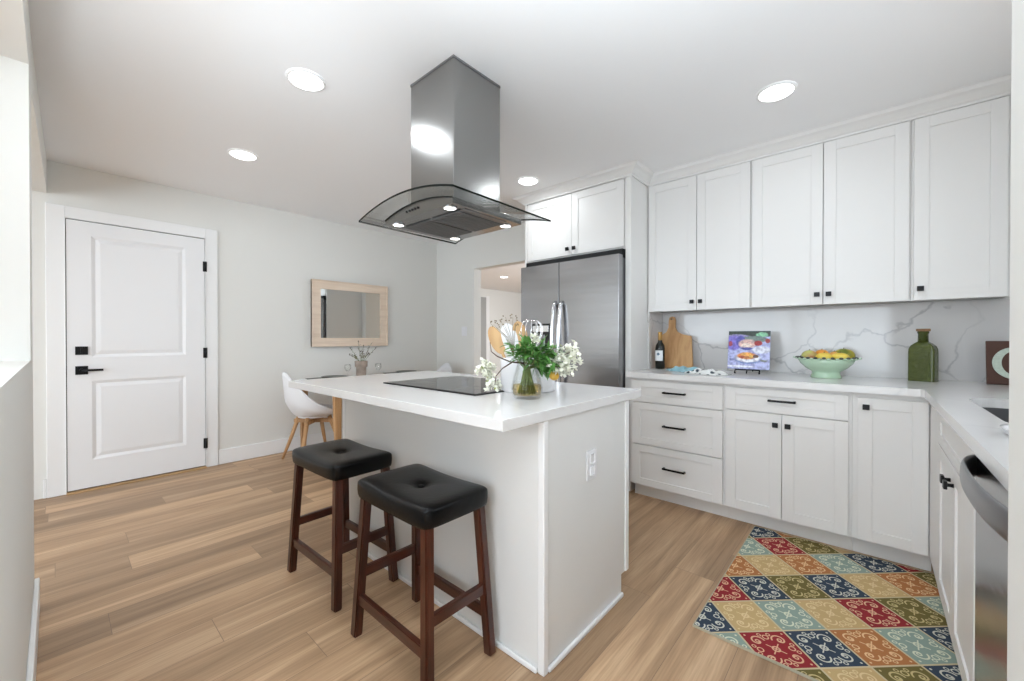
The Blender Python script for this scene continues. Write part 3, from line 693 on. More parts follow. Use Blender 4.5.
# ------------------------------------------------------------------ mirror
t = thing('wall_mirror', 'rectangular wall mirror in a wide pale oak frame', 'mirror', (XD+.02, 2.26, 1.43))
b = MB(); y0, y1, z0, z1, fwid = 1.812, 2.712, 1.068, 1.792, .095; xm = XD+.042
for (a, c, d, e) in ((y0, y1, z0, z0+fwid), (y0, y1, z1-fwid, z1), (y0, y0+fwid, z0+fwid, z1-fwid), (y1-fwid, y1, z0+fwid, z1-fwid)): b.box(XD+.003, xm-.012, a, c, d, e)
for (a, c, d, e) in ((y0, y1, z0, z0+.012), (y0, y1, z1-.012, z1), (y0, y0+.012, z0+.012, z1-.012), (y1-.012, y1, z0+.012, z1-.012)): b.box(XD+.003, xm, a, c, d, e, .002)
b.build('frame', 'pale_oak', t)
MB().box(XD+.004, XD+.018, y0+fwid-.003, y1-fwid+.003, z0+fwid-.003, z1-fwid+.003).build('glass', 'mirror_glass', t)

# ------------------------------------------------------------------ dining set
TX0, TX1, TY0, TY1, TZ = -4.27, -3.44, 1.575, 2.98, .75
t = thing('dining_table', 'white dining table on tapered oak legs against the left wall', 'table', (-3.86, 2.28, 0))
MB().box(TX0, TX1, TY0, TY1, TZ-.028, TZ, .004).build('tabletop', 'white_plastic', t)
for x in (TX0+.06, TX1-.06):
    for y in (TY0+.06, TY1-.06):
        b = MB(); b.beam((x, y, TZ-.03), (x+(.02 if x > -3.8 else -.02), y, 0), .066, .042, .062, .04, bev=.006); b.build('leg', 'oak', t)
b = MB()
for x in (TX0+.06, TX1-.06): b.box(x-.01, x+.01, TY0+.06, TY1-.06, TZ-.10, TZ-.03)
for y in (TY0+.06, TY1-.06): b.box(TX0+.06, TX1-.06, y-.01, y+.01, TZ-.10, TZ-.03)
b.build('apron', 'oak', t)
def make_chair(label):
    t = thing('dining_chair', label, 'chair', (0, 0, 0), 'white shell dining chairs', world=False)
    b = MB()
    def shell(u, v, off=0):
        a = PI*(-.5+2*u)                    # around the plan; a = -pi/2 is the seat front
        rx, ry = .235, .225
        k = v                               # 0 centre of the seat, 1 rim
        ca, sa = math.cos(a), math.sin(a)
        back = max(0, sa)                   # 1 at the back
        side = abs(ca)
        rim = .030+.03*side**2+.13*max(0, sa+.25)**1.2+.205*back**3
        rr = min(1, k*1.35)**.8
        up = max(0, (k-.45)/.55)**1.6
        z = .445+rim*up-.012*(1-rr)
        lean = 1+.16*up*back
        x = rx*rr*ca*(1+.10*up*side); y = ry*rr*sa*lean
        if sa < -.2: y = max(y, -.225*rr); 
        return Vector((x, y*1.0, z))
    b.grid(shell, 48, 22, closeu=True)
    bmesh.ops.remove_doubles(b.bm, verts=b.bm.verts[:], dist=1e-4)
    o = b.build('seat_shell', 'white_plastic', t, smooth=True)
    m = o.modifiers.new('thick', 'SOLIDIFY'); m.thickness = .012; m.offset = 1
    MB().lathe([(.11, .404), (.14, .41), (.15, .43)], 28).build('seat_mount', 'white_plastic', t)
    for sx in (-1, 1):
        for sy in (-1, 1):
            b = MB(); b.tube([(sx*.10, sy*.10, .415), (sx*.155, sy*.155, .20), (sx*.21, sy*.21, 0)], [.019, .017, .011], 12); b.build('leg', 'oak', t)
    b = MB()
    b.beam((-.13, -.13, .37), (.13, .13, .37), .03, .03, .035, .035, up=(0, 0, 1)); b.beam((-.13, .13, .37), (.13, -.13, .37), .03, .03, .035, .035, up=(0, 0, 1)); b.build('cross_frame', 'oak', t)
    return t
h1 = make_chair('white moulded shell chair with oak legs at the near end of the dining table'); h1.location = (-4.02, 1.655, 0); h1.rotation_euler = (0, 0, PI)
h2 = dup(h1, (-3.99, 3.00, 0), 0, 'white moulded shell chair at the far end of the dining table, only its top showing')
for i, (y, lab) in enumerate(((1.86, 'black woven placemat at the near end of the dining table'), (2.72, 'black woven placemat at the far end of the dining table'))):
    o = MB().box(-4.24, -3.95, y-.20, y+.20, TZ+.001, TZ+.006, .001).build('placemat', 'placemat'); tag(o, lab, 'placemat', 'placemats on the dining table')
for i, (y, lab) in enumerate(((1.88, 'dark plate on the near placemat of the dining table'), (2.74, 'dark plate on the far placemat of the dining table'))):
    o = MB().lathe([(.05, 0), (.08, .003), (.12, .016), (.122, .018), (.118, .018), (.078, .007), (0.001, .006)], 36, xf=Matrix.Translation((-4.09, y, TZ+.0065))).build('dinner_plate', 'dark_glaze'); tag(o, lab, 'plate', 'plates on the dining table')
for (x, y, lab) in ((-4.12, 2.04, 'clear wine glass left of the stone vase on the dining table'), (-4.03, 2.34, 'clear wine glass right of the stone vase on the dining table')):
    o = MB().lathe([(.030, 0), (.030, .002), (.004, .006), (.0035, .055), (.02, .065), (.033, .09), (.034, .11), (.028, .135), (.027, .135), (.032, .11), (.031, .09), (.018, .068), (.001, .062)], 24, cap=False, xf=Matrix.Translation((x, y, TZ+.001))).build('wine_glass', 'vase_glass'); tag(o, lab, 'glass', 'wine glasses on the dining table')
vx, vy = -4.10, 2.18
o = MB().lathe([(.050, 0), (.052, .10), (.064, .105), (.066, .165), (.058, .166), (.050, .11), (.042, .02), (.001, .018)], 30, cap=False, xf=Matrix.Translation((vx, vy, TZ+.001)), wob=lambda a, z: .05*math.sin(9*a)*(1 if z < .1 else .3)).build('stone_vase', 'stoneware')
tag(o, 'rough brown stoneware vase on the dining table below the mirror', 'vase')
def leaf(b, p, d, L, W, mat=0, droop=.15):
    d = d.normalized(); s = d.cross(Vector((0, 0, 1)));
    if s.length < .1: s = Vector((1, 0, 0))
    s = s.normalized(); s = (s+Vector((random.uniform(-.5, .5), random.uniform(-.5, .5), random.uniform(-.5, .5)))).normalized(); up = s.cross(d)
    rows = []
    for k, wd in ((0, .12), (.3, .85), (.55, 1), (.8, .6), (1, .04)):
        c = p+d*L*k-Vector((0, 0, 1))*droop*L*k*k
        rows.append([b.bm.verts.new(c-s*W*wd/2+up*W*.12*wd), b.bm.verts.new(c), b.bm.verts.new(c+s*W*wd/2+up*W*.12*wd)])
    for A, B in zip(rows, rows[1:]):
        for i in range(2): f = b.bm.faces.new((A[i], A[i+1], B[i+1], B[i])); f.smooth = True; f.material_index = mat
t = thing('dried_bouquet', 'small dried bouquet of brown and green sprigs in the stone vase', 'flowers', (vx, vy, TZ+.03))
random.seed(3)
st = MB(); lv = MB()
for k in range(12):
    a = k*.9; tip = Vector((vx+.03*math.cos(a), vy+(-.15+.30*((k*5) % 12)/11), TZ+.20+.16*random.random()+(.04 if 3 < (k*5) % 12 < 8 else 0)))
    base = Vector((vx, vy, TZ+.03)); mid = Vector((vx+.01*math.cos(a), vy+(tip.y-vy)*.25, TZ+.17))
    st.tube([base, mid, (mid+tip)/2+Vector((0, 0, .01)), tip], [.002, .002, .0016, .001], 5)
    for q in range(9):
        f = .25+.75*q/8; p = mid.lerp(tip, f); leaf(lv, p, Vector((random.uniform(-1, 1), random.uniform(-1, 1), random.uniform(.1, 1))), .028, .012, 0 if q < 5 else 1)
st.build('stem', 'stem_green', t); lv.build('foliage', ['dried_leaf', 'dried_purple'], t, fix=False)

# ------------------------------------------------------------------ island worktop items
cx, cy, cz = -1.205, 1.47, .915
t = thing('utensil_crock', 'wide white ceramic utensil crock behind the glass vase', 'crock', (cx, cy, cz))
R = .128
b = MB(); b.lathe([(R*.95, 0), (R, .006), (R, .150), (R*.985, .156), (R*.95, .155), (R*.93, .145), (R*.92, .012), (.001, .010)], 40, cap=False, xf=Matrix.Translation((cx, cy, cz)) @ Matrix.Rotation(YAW, 4, 'Z') @ Matrix.Diagonal((1, .72, 1, 1)))
b.bm.faces.new([b.bm.verts.new((cx+R*.95*.8*math.cos(a*PI/8), cy+R*.8*.72*math.sin(a*PI/8), cz)) for a in range(16)][::-1]); b.build('crock_body', 'white_ceramic', t)
def paddle(name, base, tip, hw, hl, mat, label, cat, thick=.008, shape=0):
    """long handled utensil: round handle and a shaped flat head facing the camera"""
    base, tip = Vector(base), Vector(tip); d = (tip-base).normalized(); n = Vector((math.sin(YAW), -math.cos(YAW), .15)); n = (n-d*n.dot(d)).normalized(); s = d.cross(n)
    t = thing(name, label, cat, base); neck = tip-d*hl
    MB().tube([base, neck+d*.01], [.006, .007], 10).build('handle', mat, t)
    b = MB(); N = 26; rings = []
    for off in (-thick/2, thick/2):
        rings.append([b.bm.verts.new(neck+d*(hl/2+hl/2*math.sin(a*2*PI/N))+s*hw*math.cos(a*2*PI/N)*(1 if shape == 0 else (.8+.25*math.sin(a*2*PI/N)))+n*off) for a in range(N)])
    b.bm.faces.new(rings[0]); b.bm.faces.new(rings[1][::-1])
    for i in range(N): b.bm.faces.new((rings[0][i], rings[0][(i+1) % N], rings[1][(i+1) % N], rings[1][i]))
    b.build('head', mat, t); return t
rt = Vector((math.cos(YAW), math.sin(YAW), 0))
cc = Vector((cx, cy, cz))
paddle('wooden_spoon', cc-rt*.05+Vector((0, 0, .02)), cc-rt*.175+Vector((0, 0, .300)), .032, .14, 'spoon_wood', 'leftmost wooden spoon leaning out of the white crock', 'spoon')
paddle('spatula', cc-rt*.02+Vector((0, 0, .02)), cc-rt*.105+Vector((0, 0, .315)), .044, .19, 'white_plastic', 'white spatula between the two wooden spoons in the crock', 'spatula', shape=1)
paddle('wooden_spoon', cc+rt*.0+Vector((.0, .02, .02)), cc-rt*.050+Vector((0, 0, .325)), .034, .13, 'spoon_wood', 'upright wooden spoon right of the white spatula in the crock', 'spoon')
t = thing('wire_whisk', 'steel balloon whisk standing in the white crock', 'whisk', cc+rt*.05+Vector((0, 0, .02)))
wb = cc+rt*.05+Vector((0, 0, .02)); wt = cc+rt*.015+Vector((0, 0, .175))
MB().tube([wb, wt], .008, 10).build('handle', 'steel', t)
b = MB()
for k in range(6):
    a = k*PI/6; sd = rt*math.cos(a)+Vector((-math.sin(YAW), math.cos(YAW), 0))*math.sin(a)
    b.tube([wt+sd*.055*math.sin(q*PI/14)**.8+Vector((0, 0, .155*math.sin(q*PI/28))) for q in range(15)], .0020, 5)
    b.tube([wt-sd*.055*math.sin(q*PI/14)**.8+Vector((0, 0, .155*math.sin(q*PI/28))) for q in range(15)], .0020, 5)
b.build('wire_loops', 'chrome', t)
# glass vase with water
gx, gy, gz = -1.058, 1.285, .915
t = thing('glass_vase', 'ribbed clear glass vase with amber water on the island', 'vase', (gx, gy, gz))
prof = [(.052, 0), (.062, .012), (.064, .04), (.056, .085), (.046, .12), (.040, .145), (.044, .158)]
inn = [(.041, .158), (.037, .145), (.043, .12), (.053, .085), (.060, .04), (.057, .014), (.001, .010)]
b = MB(); b.lathe(prof+inn, 48, cap=False, xf=Matrix.Translation((gx, gy, gz)), wob=lambda a, z: .02*math.cos(16*a) if z > .02 else 0)
b.lathe([(.001, .0), (.052, 0)], 48, cap=False, xf=Matrix.Translation((gx, gy, gz))); b.build('glass_body', 'vase_glass', t)
MB().lathe([(.001, .0115), (.055, .0155), (.0585, .04), (.056, .055), (.001, .055)], 40, cap=False, xf=Matrix.Translation((gx, gy, gz))).build('water', 'amber_water', t)
# bouquet
t = thing('flower_bouquet', 'bouquet of green leaves and white blossom branches in the glass vase', 'flowers', (gx, gy, gz+.02))
random.seed(11)
def W(r, u, f=0): return Vector((gx, gy, gz))+rt*r+Vector((0, 0, u))+Vector((-math.sin(YAW), math.cos(YAW), 0))*f
stems = MB(); fol = MB()
for k in range(14): a = k*.45; stems.tube([W(.036*math.cos(a), .018, .036*math.sin(a)), W(.010*math.cos(a+1), .13, .010*math.sin(a+1))], [.0035, .003], 6)
for k in range(22):
    a = k*2.4; rr = .03+.075*((k*7) % 22)/22; c = W(.035+rr*math.cos(a)*1.15, random.uniform(.165, .255)-.25*abs(rr*math.cos(a)), rr*math.sin(a))
    stems.tube([W(.02*math.cos(a), .02, .02*math.sin(a)), W(.012*math.cos(a), .12, .012*math.sin(a)), c], [.0025, .0022, .0015], 6)
    for q in range(15):
        d = (c-W(0, .10)).normalized()*.6+Vector((random.uniform(-1, 1), random.uniform(-1, 1), random.uniform(-.7, .6)))
        leaf(fol, W(.01, .145).lerp(c, .4+.6*q/14), d, random.uniform(.035, .062), random.uniform(.012, .019), 0, .25)
for k in range(60):   # lower right skirt of leaves
    leaf(fol, W(random.uniform(.03, .11), random.uniform(.12, .19), random.uniform(-.04, .04)), Vector((.3, .3, -.5))+Vector((random.uniform(-.6, .6), random.uniform(-.6, .6), random.uniform(-.4, .5))), .045, .015, 0, .3)
stems.build('stem', 'stem_green', t); fol.build('foliage', 'leaf', t, fix=False)
def blossom(c, n, sp, lab=None):
    b = MB()
    for k in range(n):
        p = c+Vector((random.gauss(0, sp), random.gauss(0, sp), random.gauss(0, sp*1.1)))
        ax = Vector((random.uniform(-1, 1), random.uniform(-1, 1), random.uniform(-.6, 1))).normalized(); e1 = ax.orthogonal().normalized(); e2 = ax.cross(e1)
        for j in range(5):
            a = j*2*PI/5+random.random()*.3; d = (e1*math.cos(a)+e2*math.sin(a)+ax*.45); leaf(b, p, d, .019, .016, 0, 0)
    for k in range(n//4): leaf(b, c+Vector((random.gauss(0, sp), random.gauss(0, sp), random.gauss(0, sp))), Vector((random.uniform(-1, 1), random.uniform(-1, 1), random.uniform(-.5, 1))), .025, .009, 1, .1)
    return b.build('blossom', ['petal', 'leaf_pale'], t, fix=False)
def branch(pts): MB().tube(pts, [.0035-.0022*k/(len(pts)-1) for k in range(len(pts))], 6).build('branch', 'bark', t)
branch([W(0, .14), W(-.07, .150, -.02), W(-.12, .172, -.03), W(-.145, .192, -.03), W(-.15, .23, -.03)])
branch([W(0, .145), W(-.06, .150, -.04), W(-.10, .125, -.05), W(-.125, .095, -.05), W(-.13, .06, -.05)])
branch([W(0, .14), W(.07, .155, -.01), W(.12, .165, 0), (W(.185, .19, 0))])
branch([W(0, .14), W(.08, .14, -.02), W(.14, .125, -.01)])
for (r, u, n, sp) in ((-.170, .130, 16, .014), (-.150, .105, 14, .015), (-.150, .075, 14, .014), (-.130, .045, 14, .012),
                      (.105, .135, 12, .014), (.130, .160, 16, .017), (.165, .185, 14, .014), (.190, .165, 12, .013), (.150, .130, 12, .013), (.085, .165, 6, .012), (.185, .205, 8, .012), (.03, .235, 6, .012), (.165, .115, 8, .010)):
    blossom(W(r, u, random.uniform(-.03, .02)), n, sp)
P('gold_fruit', (.62, .36, .05), .35, var=(30, .35))
b = MB(); b.ball(W(.112, .092, .0), .021, .021, .020); b.tube([W(.112, .112), W(.105, .135)], .0015, 5); b.build('berry', 'gold_fruit', t)
sp = MB(); sd = MB()
for k in range(9):
    a = -.25+.5*k/8; tip = W(-.095+a*.22+random.uniform(-.01, .01), .315+random.uniform(-.035, .03), .12)
    sp.tube([W(-.055, .17, .11), W(-.07+a*.08, .25, .12), tip], [.0012, .001, .0006], 4)
    for q in range(3): sd.ball(tip+Vector((random.gauss(0, .008), random.gauss(0, .008), random.gauss(0, .010))), .003, n=8)
t2 = thing('dried_sprig', 'thin dried seed sprigs rising behind the wooden spoons', 'flowers', W(-.055, .17, .11))
sp.build('stem', 'dried_leaf', t2); sd.build('seed_heads', 'dried_leaf', t2)['kind'] = 'stuff'

# ------------------------------------------------------------------ back worktop items
Z0 = .9145
# cutting board leaning on the wall
th = math.radians(-7); BM = Matrix.Translation((-1.183, 3.335, Z0+.008)) @ Matrix.Rotation(math.radians(-3), 4, 'Y') @ Matrix.Rotation(math.radians(-12), 4, 'X') @ Matrix.Translation((-.016, 0, 0))
t = thing('cutting_board', 'oak paddle cutting board leaning on the backsplash behind the wine bottle', 'cutting board', (-1.205, 3.375, Z0))
L, hw = .28, .143
hx = -.028
out = [(-hw*.90, 0), (hw*.95, 0), (hw, .02), (hw*.90, .255), (.085+hx, .275), (.045+hx, .30), (.028+hx, .335), (.027+hx, .40), (.020+hx, .425), (hx, .432), (-.020+hx, .425), (-.027+hx, .40), (-.028+hx, .335), (-.045+hx, .30), (-.085+hx, .275), (-hw*.90, .255), (-hw, .02)]
hole2 = [(hx+.008*math.cos(a*PI/6), .408+.008*math.sin(a*PI/6)) for a in range(12)]
MB(BM).poly(out, 0, .018, [hole2], axis='Y').build('board', 'board_wood', t)
# wine bottle
wx, wy = -1.275, 3.235
t = thing('wine_bottle', 'dark wine bottle with gold foil and white label in front of the cutting board', 'bottle', (wx, wy, Z0))
M = Matrix.Translation((wx, wy, Z0))
MB().lathe([(.030, 0), (.037, .004), (.037, .165), (.033, .190), (.017, .215), (.0145, .235), (.0145, .24)], 32, xf=M).build('glass_body', 'wine_glass', t)
MB().lathe([(.0152, .218), (.0150, .282), (.0162, .284), (.0162, .294), (.014, .297)], 24, xf=M).build('foil', 'gold_foil', t)
b = MB(); arcs = [(-PI*.95+PI*.75*k/14) for k in range(15)]
va = [b.bm.verts.new((wx+.0374*math.cos(a), wy+.0374*math.sin(a), Z0+.065)) for a in arcs]; vb = [b.bm.verts.new((wx+.0374*math.cos(a), wy+.0374*math.sin(a), Z0+.148)) for a in arcs]
for i in range(14): f = b.bm.faces.new((va[i], va[i+1], vb[i+1], vb[i])); f.smooth = True
lb = b.build('label', 'paper', t)
b = MB(); arcs = [(-PI*.62+PI*.22*k/8) for k in range(9)]
va = [b.bm.verts.new((wx+.0377*math.cos(a), wy+.0377*math.sin(a), Z0+.118-.010*math.sin(PI*(k+.3)/8.6))) for k, a in enumerate(arcs)]; vb = [b.bm.verts.new((wx+.0377*math.cos(a), wy+.0377*math.sin(a), Z0+.118+.013*math.sin(PI*(k+.3)/8.6))) for k, a in enumerate(arcs)]
for i in range(8): b.bm.faces.new((va[i], va[i+1], vb[i+1], vb[i]))
b.build('crest', 'label_blue', lb)
# towel: soft folded cloth, pale blue with a spotted white part
def towel_mat():
    m, tt, b = nt('spotted_cloth'); N = tt.nodes; L = tt.links; tc = N.new('ShaderNodeTexCoord')
    v = N.new('ShaderNodeTexVoronoi'); v.inputs['Scale'].default_value = 26; L.new(tc.outputs['Object'], v.inputs['Vector'])
    r = ramp(N, [(.30, (.04, .06, .08)), (.42, (.76, .77, .76))]); L.new(v.outputs['Distance'], r.inputs[0]); L.new(r.outputs[0], b.inputs['Base Color']); b.inputs['Roughness'].default_value = .9; MATS['spotted_cloth'] = m
towel_mat()
t = thing('tea_towel', 'crumpled blue and spotted white tea towel on the worktop', 'towel', (-.93, 3.05, Z0))
def cloth(cx, cy, lx, ly, h, rot, seed):
    b = MB(); cr, sr = math.cos(rot), math.sin(rot)
    def fn(u, v):
        x, y = (u-.5)*lx, (v-.5)*ly; e = max(0, (1-(2*u-1)**6)*(1-(2*v-1)**6))
        z = e*(h*.62+h*.5*math.sin(7*u+seed+3*v)*math.cos(9*v+seed*2)+h*.18*math.sin(23*u+seed))
        x += .012*math.sin(11*v+seed); y += .010*math.sin(13*u+seed)
        return Vector((cx+x*cr-y*sr, cy+x*sr+y*cr, Z0+.001+max(0, z)))
    b.grid(fn, 44, 26)
    b.grid(lambda u, v: Vector((fn(u, v).x, fn(u, v).y, Z0+.0005)), 44, 26); bmesh.ops.remove_doubles(b.bm, verts=b.bm.verts[:], dist=.0007); return b
cloth(-1.045, 3.12, .27, .16, .034, -.55, .4).build('blue_fold', 'towel_blue', t)
cloth(-.86, 3.00, .29, .16, .030, -.45, 2.1).build('spotted_fold', 'spotted_cloth', t)
# cookbook on an easel
t = thing('cookbook_stand', 'dark metal easel under the cookbook on the worktop', 'stand', (-.64, 3.26, Z0))
lean = math.radians(-12); EM = Matrix.Translation((-.645, 3.205, .945)) @ Matrix.Rotation(math.radians(3), 4, 'Z') @ Matrix.Rotation(lean, 4, 'X')
b = MB()
for sx in (-1, 1):
    b.tube([(-.645+sx*.075, 3.165, Z0+.006), (-.645+sx*.075, 3.185, Z0+.026), (-.645+sx*.06, 3.235, Z0+.026), (-.645+sx*.03, 3.275, 1.15)], .004, 8)
    b.tube([(-.645+sx*.075, 3.165, Z0+.004), (-.645+sx*.075, 3.195, Z0+.004)], .004, 8)
b.tube([(-.645, 3.275, 1.13), (-.645, 3.36, Z0+.005)], .004, 8); b.tube([(-.72, 3.19, Z0+.026), (-.57, 3.19, Z0+.026)], .004, 8); b.tube([(-.645, 3.16, Z0+.004), (-.645, 3.18, Z0+.026)], .004, 8); b.build('easel_frame', 'black_metal', t)
t = thing('cookbook', 'cookbook with a blue food photograph cover standing on an easel', 'book', (-.645, 3.205, .945))
MB(EM).box(-.126, .126, .0015, .018, 0, .268, .001).build('pages', 'paper', t)
b = MB(EM); b.box(-.129, .129, -.001, .001, -.002, .272, .0006); b.build('back_cover', 'label_blue', t)
me = bpy.data.meshes.new('cover_picture'); vs = [EM @ Vector(p) for p in ((-.128, -.0022, 0), (.128, -.0022, 0), (.128, -.0022, .270), (-.128, -.0022, .270), (-.128, -.0011, 0), (.128, -.0011, 0), (.128, -.0011, .270), (-.128, -.0011, .270))]
me.from_pydata([tuple(v-Vector((-.645, 3.205, .945))) for v in vs], [], [(0, 1, 2, 3), (5, 4, 7, 6), (1, 5, 6, 2), (4, 0, 3, 7), (3, 2, 6, 7), (4, 5, 1, 0)])
uvl = me.uv_layers.new(name='UVMap')
for i, uvv in enumerate(((0, 0), (1, 0), (1, 1), (0, 1))): uvl.data[i].uv = uvv
me.materials.append(MATS['cover_print']); o = bpy.data.objects.new('cover_picture', me); C.objects.link(o); o.parent = t; o['label'] = 'blue printed cover photograph of plated food'
# fruit bowl
bx, by = -.214, 3.21
t = thing('fruit_bowl', 'mint green ceramic pedestal bowl holding fruit', 'bowl', (bx, by, Z0))
M = Matrix.Translation((bx, by, Z0))
MB().lathe([(.076, 0), (.078, .006), (.070, .028), (.072, .038), (.105, .060), (.132, .088), (.146, .118), (.140, .119), (.125, .092), (.095, .066), (.05, .052), (.001, .050)], 48, cap=False, xf=M).build('bowl_body', 'mint_ceramic', t)
b = MB(); n = 44
for k in range(n):
    a = k*2*PI/n; p = Vector((bx+.148*math.cos(a), by+.148*math.sin(a), Z0+.121+(.004 if k % 2 else -.002))); b.ball(p, .011, .011, .007, n=8, mat=k % 2)
for sx in (-1, 1):
    b.tube([(bx+sx*.148, by-.02, Z0+.118), (bx+sx*.166, by-.012, Z0+.124), (bx+sx*.168, by+.012, Z0+.124), (bx+sx*.148, by+.02, Z0+.118)], .005, 6)
b.build('pierced_rim', ['mint_ceramic', 'dark_glaze'], t)
def fmat(n, c1, c2, sc=9):
    m, tt, bb = nt(n); N = tt.nodes; L = tt.links; tc = N.new('ShaderNodeTexCoord'); nz = N.new('ShaderNodeTexNoise'); nz.inputs['Scale'].default_value = sc
    r = ramp(N, [(.4, c1), (.6, c2)]); L.new(tc.outputs['Object'], nz.inputs['Vector']); L.new(nz.outputs[0], r.inputs[0]); L.new(r.outputs[0], bb.inputs['Base Color']); bb.inputs['Roughness'].default_value = .35; MATS[n] = m
fmat('apple_skin', (.50, .55, .16), (.50, .20, .10)); fmat('orange_skin', (.78, .30, .04), (.80, .40, .06)); fmat('lemon_skin', (.80, .58, .08), (.85, .66, .12)); fmat('mango_skin', (.16, .20, .03), (.60, .48, .05), 14); fmat('peach_skin', (.80, .36, .10), (.82, .55, .16))
for (name, dx, dy, dz, rx, ry, rz, mat, lab) in (
    ('apple', -.082, -.02, .134, .042, .040, .036, 'apple_skin', 'green and red apple at the left of the fruit bowl'),
    ('orange', -.022, .02, .138, .040, .038, .036, 'orange_skin', 'orange in the middle of the fruit bowl'),
    ('lemon', -.005, -.060, .130, .044, .030, .026, 'lemon_skin', 'yellow lemon low at the front middle of the fruit bowl'),
    ('peach', .040, .0, .134, .030, .030, .029, 'peach_skin', 'small orange peach between the orange and the mango'),
    ('mango', .085, .025, .139, .056, .044, .042, 'mango_skin', 'large green and yellow mango at the right of the fruit bowl'),
    ('lemon', .072, -.058, .132, .044, .030, .026, 'lemon_skin', 'yellow lemon at the front right of the fruit bowl, below the mango')):
    g = thing(name, lab, 'fruit', (bx+dx, by+dy, Z0+dz-rz), 'fruit in the bowl')
    MB().ball((bx+dx, by+dy, Z0+dz), rx, ry, rz, 24).build('flesh', mat, g)
    MB().tube([(bx+dx-.003, by+dy, Z0+dz+rz-.004), (bx+dx+.002, by+dy, Z0+dz+rz+.006)], .0022, 6).build('stem', 'bark', g)
# green bottle
gb = Matrix.Translation((.221, 3.30, Z0)) @ Matrix.Rotation(math.radians(-22), 4, 'Z')
t = thing('green_bottle', 'square green embossed glass bottle with a cork stopper', 'bottle', (.221, 3.30, Z0))
b = MB(gb); w_, d_ = .056, .036
secs = [(1, 0), (1.0, .165), (.97, .185), (.86, .202), (.62, .216), (.38, .226)]
rows = []
for (k, z) in secs:
    rows.append([b.bm.verts.new(gb @ Vector((p[0]*k, p[1]*k, z))) for p in rrect(-w_, w_, -d_, d_, .010, 3)])
for A, B in zip(rows, rows[1:]):
    for i in range(len(A)): f = b.bm.faces.new((A[i], A[(i+1) % len(A)], B[(i+1) % len(A)], B[i]))
b.bm.faces.new(rows[0][::-1]); b.bm.faces.new(rows[-1])
b.lathe([(.023, .222), (.022, .272), (.025, .274), (.025, .284), (.021, .285)], 24)
b.box(-.040, .040, -d_-.0025, -d_+.002, .018, .165, .002)
b.build('glass_body', 'green_glass', t)
MB(gb).lathe([(.029, .2855), (.030, .288), (.030, .298), (.028, .300)], 24).build('stopper', 'cork', t)
# letter plaque
PM = Matrix.Translation((.560, 3.31, Z0+.002)) @ Matrix.Rotation(math.radians(-8), 4, 'X')
t = thing('letter_plaque', 'brown plaque with a large pale green letter leaning on the worktop corner', 'sign', (.56, 3.31, Z0))
MB(PM).box(-.098, .098, 0, .016, 0, .232, .002).build('plaque', 'sign_brown', t)
b = MB(PM); no, ni = [], []
for k in range(37):
    a = math.radians(48+264*k/36); wv = .021*math.sin(PI*k/36)**.6+.004
    no.append((.078*math.cos(a)-.0, .114+.084*math.sin(a))); ni.append(((.078-wv*1.3)*math.cos(a)+.0, .114+(.084-wv*1.1)*math.sin(a)))
b.poly(no+ni[::-1], -.005, 0, axis='Y'); b.build('letter', 'sign_mint', t)

